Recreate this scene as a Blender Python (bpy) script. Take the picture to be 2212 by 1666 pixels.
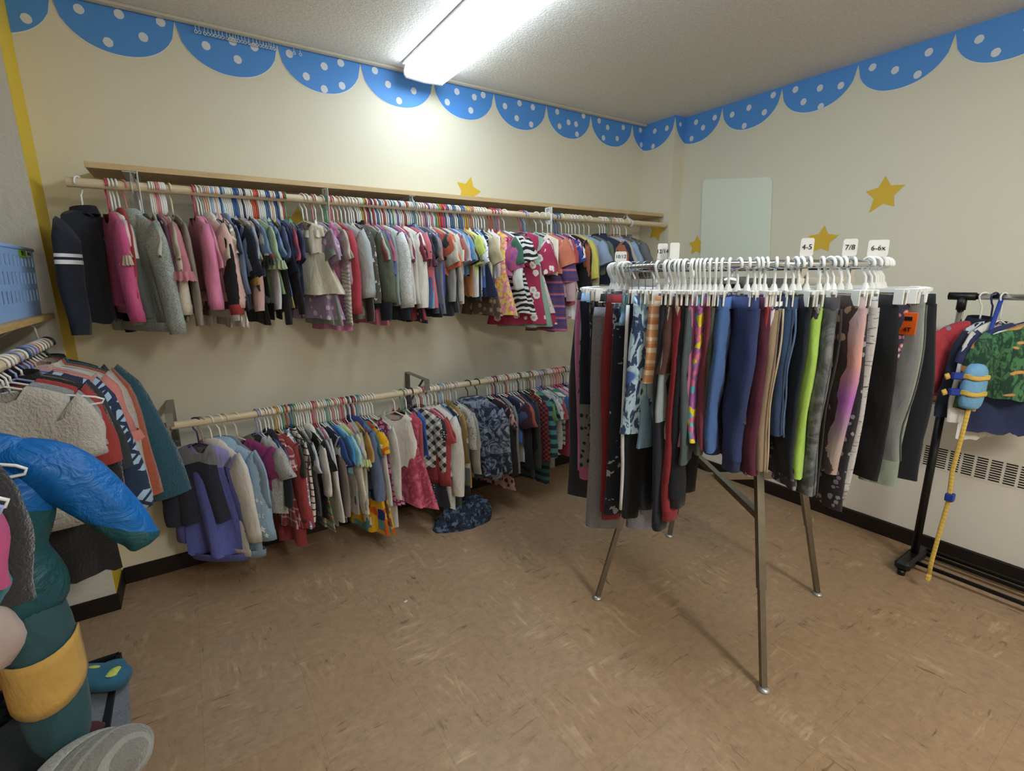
import bpy, math, random
from mathutils import Vector, Matrix, noise
for o in list(bpy.data.objects): bpy.data.objects.remove(o, do_unlink=True)
C = bpy.context.scene.collection
S = bpy.context.scene
PI = math.pi

# ---------------------------------------------------------------- camera
cd = bpy.data.cameras.new('camera'); cam = bpy.data.objects.new('camera', cd); C.objects.link(cam)
cd.sensor_fit = 'HORIZONTAL'; cd.sensor_width = 36.0; cd.lens = 1053.24/2212*36.0
cd.clip_start = 0.02; cd.clip_end = 50
_p, _r, _y = -0.2197, -0.0097, 0.9907
_f = Vector((math.cos(_y)*math.cos(_p), math.sin(_y)*math.cos(_p), math.sin(_p)))
_ri = Vector((math.sin(_y), -math.cos(_y), 0)); _u = _ri.cross(_f)
_r2 = _ri*math.cos(_r)+_u*math.sin(_r); _u2 = -_ri*math.sin(_r)+_u*math.cos(_r)
M = Matrix((_r2, _u2, -_f)).transposed().to_4x4(); M.translation = Vector((-2.9253, -2.6862, 1.3829))
cam.matrix_world = M
S.camera = cam

# ---------------------------------------------------------------- world, exposure, lamps
w = bpy.data.worlds.new('world'); S.world = w; w.use_nodes = True
w.node_tree.nodes['Background'].inputs[0].default_value = (0.9, 0.95, 1, 1)
w.node_tree.nodes['Background'].inputs[1].default_value = 0.03
S.view_settings.view_transform = 'Standard'; S.view_settings.look = 'None'
S.view_settings.exposure = 2.58; S.view_settings.gamma = 1.0; S.view_settings.use_curve_mapping = False
LAMP = 2.4          # strength of the ceiling fixture in the picture
LAMP2 = 11.5        # the one further back in the room

# ---------------------------------------------------------------- helpers
def lin(h):
    if not isinstance(h, str): return (*h, 1)
    h = h.lstrip('#'); c = [int(h[i:i+2], 16)/255 for i in (0, 2, 4)]
    return tuple(x/12.92 if x < .04045 else ((x+.055)/1.055)**2.4 for x in c)+(1,)

lin_ = lin

class MB:
    def __init__(s): s.v = []; s.f = []
    def add(s, v, f):
        n = len(s.v); s.v += [tuple(p) for p in v]; s.f += [tuple(n+i for i in q) for q in f]; return s
    def box(s, x0, x1, y0, y1, z0, z1, b=0.0):
        if b <= 0:
            v = [(x, y, z) for z in (z0, z1) for y in (y0, y1) for x in (x0, x1)]
            return s.add(v, [(0,2,3,1),(4,5,7,6),(0,1,5,4),(2,6,7,3),(0,4,6,2),(1,3,7,5)])
        b = min(b, (x1-x0)/2.01, (y1-y0)/2.01, (z1-z0)/2.01)      # chamfered box: 24 vertices
        v = []; idx = {}
        for sx in (0, 1):
            for sy in (0, 1):
                for sz in (0, 1):
                    c = (x1 if sx else x0, y1 if sy else y0, z1 if sz else z0); d = (-b if sx else b, -b if sy else b, -b if sz else b)
                    for a in range(3):
                        p = [c[i]+(0 if i == a else d[i]) for i in range(3)]; idx[(sx, sy, sz, a)] = len(v); v.append(p)
        f = []
        for a in range(3):
            o1, o2 = [i for i in range(3) if i != a]
            for k in (0, 1):
                q = []
                for p, r in ((0,0),(1,0),(1,1),(0,1)):
                    t = [0,0,0]; t[a] = k; t[o1] = p; t[o2] = r; q.append(idx[(*t, a)])
                f.append(q)
            for p in (0, 1):
                for r in (0, 1):
                    q = []
                    for k, ax in ((0,o1),(1,o1),(1,o2),(0,o2)):
                        t = [0,0,0]; t[a] = k; t[o1] = p; t[o2] = r; q.append(idx[(*t, ax)])
                    f.append(q)
        for sx in (0, 1):
            for sy in (0, 1):
                for sz in (0, 1): f.append([idx[(sx, sy, sz, a)] for a in range(3)])
        return s.add(v, f)
    def tube(s, pts, r, n=8, closed=False, cap=True, flat=None):
        pts = [Vector(p) for p in pts]; m = len(pts)
        rr = r if isinstance(r, (list, tuple)) else [r]*m
        base = len(s.v); up = None
        for i, p in enumerate(pts):
            if closed: t = pts[(i+1) % m]-pts[i-1]
            else: t = pts[min(i+1, m-1)]-pts[max(i-1, 0)]
            t = t.normalized() if t.length > 1e-9 else Vector((0,0,1))
            if up is None:
                up = Vector((1,0,0)) if abs(t.x) < .9 else Vector((0,1,0))
            a = (up-t*up.dot(t)).normalized(); up = a; b = t.cross(a)
            ra = rr[i]; rb = ra if flat is None else ra*flat
            for k in range(n):
                w_ = 2*PI*k/n; s.v.append(tuple(p+a*(math.cos(w_)*ra)+b*(math.sin(w_)*rb)))
        seg = m if closed else m-1
        for i in range(seg):
            A = base+i*n; B = base+((i+1) % m)*n
            for k in range(n): s.f.append((A+k, A+(k+1) % n, B+(k+1) % n, B+k))
        if cap and not closed:
            s.f.append(tuple(base+k for k in reversed(range(n)))); s.f.append(tuple(base+(m-1)*n+k for k in range(n)))
        return s
    def loops(s, L, cap0=False, cap1=False):
        base = len(s.v); n = len(L[0])
        for l in L: s.v += [tuple(p) for p in l]
        for i in range(len(L)-1):
            A = base+i*n; B = A+n
            for k in range(n): s.f.append((A+k, A+(k+1) % n, B+(k+1) % n, B+k))
        if cap0: s.f.append(tuple(base+k for k in reversed(range(n))))
        if cap1: s.f.append(tuple(base+(len(L)-1)*n+k for k in range(n)))
        return s
    def bar(s, p, q, w_, h_, up=(0,0,1)):
        p, q = Vector(p), Vector(q); t = (q-p).normalized(); u = Vector(up); a = t.cross(u).normalized(); b = a.cross(t)
        L = []
        for c in (p, q): L.append([c+a*(i*w_/2)+b*(j*h_/2) for i, j in ((-1,-1),(1,-1),(1,1),(-1,1))])
        return s.loops(L, True, True)
    def poly(s, pts, d):       # extruded polygon: pts coplanar, d extrusion vector
        d = Vector(d); n = len(pts); base = len(s.v)
        s.v += [tuple(p) for p in pts]+[tuple(Vector(p)+d) for p in pts]
        s.f.append(tuple(base+i for i in reversed(range(n)))); s.f.append(tuple(base+n+i for i in range(n)))
        for i in range(n): s.f.append((base+i, base+(i+1) % n, base+n+(i+1) % n, base+n+i))
        return s
    def mesh(s, name, smooth=False, angle=None):
        me = bpy.data.meshes.new(name); me.from_pydata(s.v, [], s.f); me.validate()
        if smooth: me.polygons.foreach_set('use_smooth', [True]*len(me.polygons))
        me.update(); return me

def obj(name, mb, mat, parent=None, smooth=False, loc=None, rot=None, **props):
    me = mb if isinstance(mb, bpy.types.Mesh) else mb.mesh(name, smooth)
    o = bpy.data.objects.new(name, me); C.objects.link(o)
    if mat is not None:
        if len(me.materials) == 0: me.materials.append(mat)
        elif me.materials[0] != mat: o.material_slots[0].link = 'OBJECT'; o.material_slots[0].material = mat
    if parent: o.parent = parent
    if loc: o.location = loc
    if rot is not None: o.rotation_euler = rot if not isinstance(rot, (int, float)) else (0, 0, rot)
    for k, v in props.items(): o[k] = v
    return o

def thing(name, label, cat, loc=(0,0,0), rot=0, group=None):
    o = bpy.data.objects.new(name, None); C.objects.link(o); o.location = loc; o.empty_display_size = .05
    o.rotation_euler = rot if not isinstance(rot, (int, float)) else (0, 0, rot)
    o['label'] = label; o['category'] = cat
    if group: o['group'] = group
    return o
def tag(o, label, cat, group=None):
    o['label'] = label; o['category'] = cat
    if group: o['group'] = group
    return o
def struct(name, mb, mat, parent=None, smooth=False):
    o = obj(name, mb, mat, parent, smooth)
    if not parent: o['kind'] = 'structure'
    return o

def text_mesh(body, size, depth=.0006):
    cu = bpy.data.curves.new('t', 'FONT'); cu.body = body; cu.size = size; cu.extrude = depth
    cu.align_x = 'CENTER'; cu.align_y = 'CENTER'; cu.resolution_u = 3
    o = bpy.data.objects.new('t', cu); C.objects.link(o)
    dg = bpy.context.evaluated_depsgraph_get()
    me = bpy.data.meshes.new_from_object(o.evaluated_get(dg)); me.name = 'lettering'
    bpy.data.objects.remove(o, do_unlink=True); return me

# ---------------------------------------------------------------- materials
class N:
    def __init__(s, name):
        s.m = bpy.data.materials.new(name); s.m.use_nodes = True; s.t = s.m.node_tree
        s.b = s.t.nodes['Principled BSDF']
    def n(s, typ, **kw):
        x = s.t.nodes.new(typ)
        for k, v in kw.items(): setattr(x, k, v)
        return x
    def l(s, a, b): s.t.links.new(a, b)
    def val(s, inp, v):
        if hasattr(v, 'is_output'): s.l(v, inp)
        else: inp.default_value = v
    def math(s, op, a, b=None, c=None):
        x = s.n('ShaderNodeMath', operation=op); s.val(x.inputs[0], a)
        if b is not None: s.val(x.inputs[1], b)
        if c is not None: s.val(x.inputs[2], c)
        return x.outputs[0]
    def mix(s, f, a, b):
        x = s.n('ShaderNodeMix', data_type='RGBA'); s.val(x.inputs[0], f); s.val(x.inputs[6], a); s.val(x.inputs[7], b); return x.outputs[2]
    def noise(s, co, scale, detail=2, rough=.5, dist=0, out=0):
        x = s.n('ShaderNodeTexNoise'); s.l(co, x.inputs['Vector']); x.inputs['Scale'].default_value = scale
        x.inputs['Detail'].default_value = detail; x.inputs['Roughness'].default_value = rough; x.inputs['Distortion'].default_value = dist
        return x.outputs[out]
    def vor(s, co, scale, feature='F1', rnd=1.0):
        x = s.n('ShaderNodeTexVoronoi', feature=feature); s.l(co, x.inputs['Vector']); x.inputs['Scale'].default_value = scale
        x.inputs['Randomness'].default_value = rnd; return x
    def co(s, kind='Object'):
        if not hasattr(s, 'tc'): s.tc = s.n('ShaderNodeTexCoord')
        return s.tc.outputs[kind]
    def sep(s, co):
        x = s.n('ShaderNodeSeparateXYZ'); s.l(co, x.inputs[0]); return x.outputs
    def mapping(s, co, scale=(1,1,1), rot=(0,0,0)):
        x = s.n('ShaderNodeMapping'); s.l(co, x.inputs[0]); x.inputs['Scale'].default_value = scale; x.inputs['Rotation'].default_value = rot; return x.outputs[0]
    def step(s, v, lo, hi):
        x = s.n('ShaderNodeMapRange'); s.l(v, x.inputs[0]); x.inputs[1].default_value = lo; x.inputs[2].default_value = hi; return x.outputs[0]
    def ramp(s, v, stops, interp='LINEAR'):
        x = s.n('ShaderNodeValToRGB'); s.l(v, x.inputs[0]); r = x.color_ramp; r.interpolation = interp
        while len(r.elements) > 1: r.elements.remove(r.elements[-1])
        r.elements[0].position = stops[0][0]; r.elements[0].color = lin(stops[0][1])
        for p, c in stops[1:]:
            e = r.elements.new(p); e.color = lin(c)
        return x.outputs[0]
    def bump(s, h, strength=.3, dist=.01, prev=None):
        x = s.n('ShaderNodeBump'); s.l(h, x.inputs['Height']); x.inputs['Strength'].default_value = strength; x.inputs['Distance'].default_value = dist
        if prev is not None: s.l(prev, x.inputs['Normal'])
        return x.outputs[0]
    def done(s, col=None, rough=.6, metal=0, nrm=None, spec=None, **kw):
        if col is not None: s.val(s.b.inputs['Base Color'], col)
        s.val(s.b.inputs['Roughness'], rough); s.b.inputs['Metallic'].default_value = metal
        if nrm is not None: s.l(nrm, s.b.inputs['Normal'])
        if spec is not None: s.b.inputs['Specular IOR Level'].default_value = spec
        for k, v in kw.items(): s.b.inputs[k.replace('_', ' ')].default_value = v
        return s.m

_mc = {}
def plain(name, col, rough=.5, metal=0, var=.06, spec=.4, bump=0, scale=30):
    k = (name, col, rough, metal)
    if k in _mc: return _mc[k]
    n = N(name); c = lin(col); c2 = tuple(max(0, x*(1-var*3)) for x in c[:3])+(1,)
    co = n.co(); f = n.noise(co, scale, 3)
    col_ = n.mix(f, c, c2)
    nr = n.bump(n.noise(co, scale*4, 3), bump, .002) if bump else None
    _mc[k] = n.done(col_, rough, metal, nr, spec); return _mc[k]

def fabric(col, pat='solid', c2=None, sc=1.0, rough=.92, fuzz=0, c3=None, a=None):
    k = ('fab', col, pat, c2, sc, fuzz, c3, a)
    if k in _mc: return _mc[k]
    n = N('fabric'); co = n.co()
    def lin(h):
        c = lin_(h); g = .3*c[0]+.59*c[1]+.11*c[2]
        return tuple(min(.9, .82*x+.18*g+.012) for x in c[:3])+(1,)
    A = lin(col)
    B = lin(c2) if c2 else tuple(min(1, x*1.7+.04) for x in A[:3])+(1,)
    xyz = n.sep(co); X, Y, Z = xyz[0], xyz[1], xyz[2]
    def stripe(v, freq, duty, off=0.0): return n.math('LESS_THAN', n.math('FRACT', n.math('ADD', n.math('MULTIPLY', v, freq), 50.0+off)), duty)
    out = A
    if pat == 'heather': out = n.mix(n.step(n.noise(co, 260*sc, 2), .35, .65), A, B)
    elif pat == 'stripe': out = n.mix(stripe(Z, 40*sc, .5), A, B)
    elif pat == 'thin': out = n.mix(stripe(Z, 60*sc, .28), A, B)
    elif pat == 'vstripe': out = n.mix(stripe(n.math('ADD', Y, X), 70*sc, .35), A, B)
    elif pat == 'diag': out = n.mix(stripe(n.math('ADD', Y, n.math('MULTIPLY', Z, .5)), 60*sc, .3), A, B)
    elif pat == 'tri':
        f = n.math('FRACT', n.math('ADD', n.math('MULTIPLY', Z, 14*sc), 50.0)); out = n.ramp(f, [(0, col), (.33, c2 or 'ffffff'), (.55, c3 or '202030'), (.72, col), (.85, c2 or 'ffffff')], 'CONSTANT')
    elif pat == 'plaid':
        g = n.math('ADD', n.math('MULTIPLY', stripe(Z, 22*sc, .18), .5), n.math('MULTIPLY', stripe(n.math('ADD', Y, X), 22*sc, .18), .5)); out = n.mix(g, A, B)
    elif pat == 'window':
        g = n.math('MAXIMUM', stripe(Z, 34*sc, .2), stripe(n.math('ADD', Y, X), 34*sc, .2)); out = n.mix(g, A, B)
    elif pat == 'check':
        g = n.math('MULTIPLY', n.math('ADD', stripe(n.math('ADD', Z, n.math('MULTIPLY', Y, .9)), 17*sc, .5), stripe(n.math('SUBTRACT', Z, n.math('MULTIPLY', Y, .9)), 17*sc, .5)), .5); out = n.mix(g, A, B)
    elif pat == 'block': out = n.mix(n.math('LESS_THAN', Z, a if a is not None else -.28), A, B)
    elif pat == 'yoke': out = n.mix(n.math('GREATER_THAN', n.math('ADD', Z, n.math('MULTIPLY', n.math('ABSOLUTE', Y), .25)), a if a is not None else -.17), A, B)
    elif pat == 'blocks':
        f = n.math('FRACT', n.math('ADD', n.math('MULTIPLY', Z, 7*sc), 50.3)); out = n.ramp(f, [(0, col), (.3, c2 or 'ffffff'), (.5, c3 or '202030'), (.75, col)], 'CONSTANT')
    elif pat == 'floral':
        d = n.vor(n.mapping(co, (1, 1, 1)), 26*sc); g = n.math('LESS_THAN', n.math('ADD', d.outputs['Distance'], n.math('MULTIPLY', n.noise(co, 120*sc), .25)), .47); out = n.mix(g, A, B)
        if c3: out = n.mix(n.math('MULTIPLY', g, n.math('LESS_THAN', d.outputs['Distance'], .16)), out, lin(c3))
    elif pat == 'dots': out = n.mix(n.math('LESS_THAN', n.vor(co, 45*sc, rnd=.3).outputs['Distance'], .28), A, B)
    elif pat == 'scales':
        d = n.vor(co, 34*sc, 'DISTANCE_TO_EDGE', .4); out = n.mix(n.math('LESS_THAN', d.outputs['Distance'], .13), A, B)
    elif pat == 'heart':
        d = n.vor(co, 13*sc, rnd=.6).outputs['Distance']; g = n.math('MULTIPLY', n.math('GREATER_THAN', d, .22), n.math('LESS_THAN', d, .32)); out = n.mix(g, A, B)
    elif pat == 'speck': out = n.mix(n.math('GREATER_THAN', n.noise(co, 90*sc, 3, .7), .6), A, B)
    elif pat == 'zebra':
        x = n.n('ShaderNodeTexWave', bands_direction='Z'); n.l(co, x.inputs['Vector']); x.inputs['Scale'].default_value = 11*sc; x.inputs['Distortion'].default_value = 7; x.inputs['Detail'].default_value = 1.5; x.inputs['Detail Scale'].default_value = 1.2
        out = n.mix(n.math('GREATER_THAN', x.outputs['Fac'], .5), A, B)
    elif pat == 'tiedye':
        f = n.noise(co, 14*sc, 4, .65, 2.5)
        out = n.mix(n.step(f, .45, .62), A, B)
        if c3: out = n.mix(n.step(n.noise(co, 6*sc, 2), .5, .62), out, lin(c3))
    elif pat == 'camo':
        out = n.mix(n.step(n.noise(co, 22*sc, 3, .6), .52, .55), A, B)
        if c3: out = n.mix(n.step(n.noise(co, 31*sc, 2, .5), .58, .6), out, lin(c3))
    elif pat == 'leaf':
        m_ = n.mapping(co, (1, 2.6, 1), (.6, .3, .2)); out = n.mix(n.step(n.noise(m_, 30*sc, 3, .6, 1.2), .5, .54), A, B)
        if c3: out = n.mix(n.step(n.noise(co, 13*sc, 1), .63, .66), out, lin(c3))
    elif pat == 'jungle':
        m_ = n.mapping(co, (1, 2.2, 1), (.6, .3, .2)); out = n.mix(n.step(n.noise(m_, 26*sc, 4, .6, 1.5), .46, .56), A, B)
        out = n.mix(n.step(n.noise(n.mapping(co, (1, 1, 1.9)), 15*sc, 1), .60, .62), out, lin(c3))
    elif pat == 'grad': out = n.mix(n.step(Z, -.2, -.6), A, B)
    elif pat == 'ombre':
        f = n.step(Z, -.08, -.62); out = n.ramp(f, [(0, col), (.35, c2), (.55, c3), (.8, 'b3a49a'), (1, 'a8918a')])
    elif pat == 'multi':
        v = n.vor(co, 21*sc, rnd=.85); v.distance = 'CHEBYCHEV'
        h = n.sep(v.outputs['Color'])[0]; out = n.ramp(h, [(0, 'd9a520'), (.22, 'c2571c'), (.42, '22306e'), (.6, '5f8f86'), (.78, 'e3dccb'), (.9, 'd9a520')], 'CONSTANT')
    elif pat == 'garden':
        v = n.vor(co, 40*sc, rnd=1); h = n.sep(v.outputs['Color'])[0]; out = n.ramp(h, [(0, col), (.35, c2 or 'ffffff'), (.55, c3 or 'e0c040'), (.7, 'd87a9a'), (.85, col)], 'CONSTANT')
    elif pat == 'knit':
        f = n.math('SINE', n.math('MULTIPLY', n.math('ADD', Y, n.math('MULTIPLY', n.noise(co, 18), .05)), 260.0)); out = n.mix(n.step(f, -1, 1), A, B if c2 else tuple(x*.75 for x in A[:3])+(1,))
    elif pat == 'snow':
        v = n.vor(co, 16*sc, 'DISTANCE_TO_EDGE', .8); e = n.math('LESS_THAN', v.outputs['Distance'], .1)
        g = n.math('MAXIMUM', e, stripe(n.math('ADD', Y, Z), 24*sc, .3)); out = n.mix(g, A, B)
    elif pat == 'denim':
        f = n.noise(n.mapping(co, (1, 1, .25)), 160, 3, .6); g = n.noise(co, 9, 2); out = n.mix(n.math('MULTIPLY', n.math('ADD', f, g), .5), A, B)
    elif pat == 'space':
        f = n.noise(n.mapping(co, (1, 1, 8)), 26, 2, .5); out = n.mix(n.step(f, .58, .64), A, B)
    elif pat == 'bands2':
        g = n.math('MULTIPLY', n.math('LESS_THAN', Z, -.255), n.math('GREATER_THAN', Z, -.30)); g = n.math('MULTIPLY', g, stripe(Z, 42, .6, .2)); out = n.mix(g, A, B)
    # small tone variation from wear and weave
    if isinstance(out, tuple):
        out = n.mix(n.noise(co, 35, 3), A, tuple(x*.82 for x in A[:3])+(1,))
    b1 = n.bump(n.noise(n.mapping(co, (1, 1, .45)), 16, 3, .55, .6), .45, .02)
    b2 = n.bump(n.noise(co, 420 if not fuzz else 130, 2, .6), .25 if not fuzz else .9, .002 if not fuzz else .006, b1)
    m = n.done(out, rough, 0, b2, .15)
    n.b.inputs['Sheen Weight'].default_value = .08 if not fuzz else .35
    _mc[k] = m; return m

# ---------------------------------------------------------------- hangers and garments (local frame: origin on the rod axis, y = width, x = thickness, z = up)
HC = {'w': 'e6e6e2', 'c': 'd8cfae', 'p': 'd7868f', 'k': 'c93f63', 'r': 'b5302c', 'b': '2f5f9e', 'l': '8fb0cf', 'n': '262c5a', 'g': '4f9a6a', 'm': '86b89a', 'y': 'd8a52c',
      'o': 'd0613a', 'h': 'e3b79b', 'v': '7a5fa0', 's': 'a9b0ba', 'a': '8fb52e', 't': '3b8f96', 'd': '33323a', 'u': '9aa6d8', 'q': 'b08a82'}
HN = {'w': 'white', 'c': 'cream', 'p': 'pale pink', 'k': 'hot pink', 'r': 'red', 'b': 'blue', 'l': 'light blue', 'n': 'navy', 'g': 'green', 'm': 'mint', 'y': 'yellow', 'o': 'orange',
      'h': 'peach', 'v': 'purple', 's': 'grey', 'a': 'lime green', 't': 'teal', 'd': 'black', 'u': 'lilac blue', 'q': 'dusky pink'}
AP = -.098       # top of the hanger's shoulders below the rod axis
_hm = {}
def plastic(c):
    return plain('plastic_'+c, HC[c], .32, 0, .02, .5)
def hanger_mesh(kind, hw=.125, R=.017):
    k = (kind, round(hw, 2), R)
    if k in _hm: return _hm[k]
    mb = MB(); rh = R+.0045; r = .0034 if kind == 'tube' else .0015
    hook = [(0, rh*math.cos(math.radians(a)), rh*math.sin(math.radians(a))) for a in range(200, -31, -23)]
    hook += [(0, rh*.55, -rh-.008), (0, .002, -rh-.02), (0, 0, AP+.02), (0, 0, AP+.004)]
    mb.tube(hook, r, 7)
    loop = [(0, 0, AP+.004), (0, -hw*.5, AP-.018), (0, -hw*.9, AP-.036), (0, -hw, AP-.046), (0, -hw*.97, AP-.056), (0, -hw*.8, AP-.058), (0, 0, AP-.06), (0, hw*.8, AP-.058), (0, hw*.97, AP-.056), (0, hw, AP-.046), (0, hw*.9, AP-.036), (0, hw*.5, AP-.018)]
    mb.tube(loop, r, 7, closed=True)
    _hm[k] = mb.mesh('hanger', True); return _hm[k]

def add_hanger(loc, rot, hc, label, group, hw=.125, R=.017, kind='tube'):
    m = plastic(hc) if kind == 'tube' else plain('wire', '9a9a9a', .3, 1)
    o = obj('clothes_hanger', hanger_mesh(kind, hw, R), m, None, True, loc, rot)
    tag(o, label, 'hanger', group); return o

def torso(W, WH, L, th, rnd, front=.035, nu=.3, drop=.045, N_=12, Mz=12, sway=0, fold=1.0):
    mb = MB(); ph = rnd.uniform(0, 6); k1 = rnd.uniform(2.5, 4.5); A = th*.28*fold; hemn = [rnd.uniform(-.008, .008) for _ in range(N_+1)]
    def sheet(sx, depth):
        out = []
        for j in range(Mz+1):
            v = j/Mz; row = []
            for i in range(N_+1):
                u = -1+2*i/N_
                if abs(u) < nu: zt = AP-.002-drop*nu*.35-depth*math.cos(PI/2*u/nu)**.6
                else: zt = AP+.006-drop*(W/.26)*(abs(u)**1.6)
                zb = AP-L+hemn[i]
                z = zt+(zb-zt)*v; w_ = W+(WH-W)*v
                t = th/2*(1-abs(u)**3.2)**.7*(.55+.45*min(1, v*5))
                f = A*math.sin(k1*u*PI*.5+ph+v*1.3)*(.15+v)+A*.5*math.sin(7*u+2*ph+3*v)*v
                row.append((sx*t+f+sway*v*v, u*w_/2, z))
            out.append(row)
        return out
    F, B = sheet(-1, front), sheet(1, .012); v = []; n = N_+1
    for S_ in (F, B):
        for r in S_: v += r
    f = []; off = (Mz+1)*n
    for j in range(Mz):
        for i in range(N_):
            a = j*n+i; f.append((a, a+1, a+n+1, a+n)); a += off; f.append((a, a+n, a+n+1, a+1))
        for i, fl in ((0, 1), (N_, 0)):
            a = j*n+i; b = a+off; q = (a, a+n, b+n, b); f.append(q if fl else q[::-1])
    for i in range(N_):                       # closed over the shoulders, open at the neck
        u = -1+2*(i+.5)/N_
        if abs(u) >= nu: f.append((i, off+i, off+i+1, i+1))
    return mb.add(v, f)

def sleeve(s, W, p_end, a0, a1, th, rnd, ym=None, bag=0, cuffed=False, n=10, m=9):
    """tube of elliptical rings from the armhole to p_end=(dy,dz) out from the shoulder"""
    y0, z0 = s*(W/2-.022), AP-.045-a0*.62; ex, ez = s*p_end[0], p_end[1]
    mb = MB(); L = []; ph = rnd.uniform(0, 6); sw = rnd.uniform(-.01, .01)
    for j in range(m+1):
        t = j/m
        # starts outward, then falls
        yy = y0+ex*(t**.75); zz = z0+ez*(t**(1.15))
        dy = ex*.75*max(t, .05)**-.25; dz = ez*1.15*max(t, .02)**.15; l = math.hypot(dy, dz) or 1; dy, dz = dy/l, dz/l
        if j == 0: dy, dz = s*.8, -.6
        a = a0+(a1-a0)*t+bag*math.sin(PI*min(1, t*1.05)); b = th/2*(1 if t < .9 else .85)
        ny, nz = -dz, dy
        ring = []
        for k in range(n):
            w_ = 2*PI*k/n; fl = .0035*math.sin(3*w_+ph+t*9)
            c = math.cos(w_)*(a+fl); q = math.sin(w_)*(b+fl*.6)
            ring.append((q+sw*t+.006*math.sin(5*t+ph)*t, yy+ny*c, zz+nz*c))
        L.append(ring)
    mb.loops(L, True, False)
    # turned-in opening
    last = L[-1]; cx = sum(p[0] for p in last)/n; cy = sum(p[1] for p in last)/n; cz = sum(p[2] for p in last)/n
    mb.loops([last, [(cx+(p[0]-cx)*.75, cy+(p[1]-cy)*.8-0*dy, cz+(p[2]-cz)*.8-dz*.012) for p in last]], False, True)
    return mb, L

def ring_band(L0, L1, grow=.002):
    def g(ring):
        n = len(ring); c = Vector((sum(p[0] for p in ring)/n, sum(p[1] for p in ring)/n, sum(p[2] for p in ring)/n))
        return [tuple(Vector(p)+(Vector(p)-c).normalized()*grow) for p in ring]
    return MB().loops([g(L0), g(L1)], False, True)

def skirt(W0, W1, z0, z1, t0, t1, rnd, folds=7, n=40, m=7, amp=.012):
    ph = rnd.uniform(0, 6); L = []
    for j in range(m+1):
        t = j/m; w_ = (W0+(W1-W0)*t)/2; th = (t0+(t1-t0)*t)/2; r = []
        for k in range(n):
            a = 2*PI*k/n; f = 1+amp/max(w_, .03)*math.sin(folds*a+ph)*t*3
            r.append((math.sin(a)*th*f, math.cos(a)*w_*f*(1), z0+(z1-z0)*t+.004*math.sin(folds*a*.5+ph)*t))
        L.append(r)
    return MB().loops(L)

def frill(W, z, h, t, rnd, n=64, folds=13, amp=.006, y0=0):
    ph = rnd.uniform(0, 6); L = []
    for j in range(4):
        q = j/3; r = []
        for k in range(n):
            a = 2*PI*k/n; f = amp*math.sin(folds*a+ph)*(.3+q)
            r.append((math.sin(a)*(t/2+f+q*.004), y0+math.cos(a)*(W/2+f+q*.006), z-h*q+.003*math.sin(folds*a)*q))
        L.append(r)
    return MB().loops(L)

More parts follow.
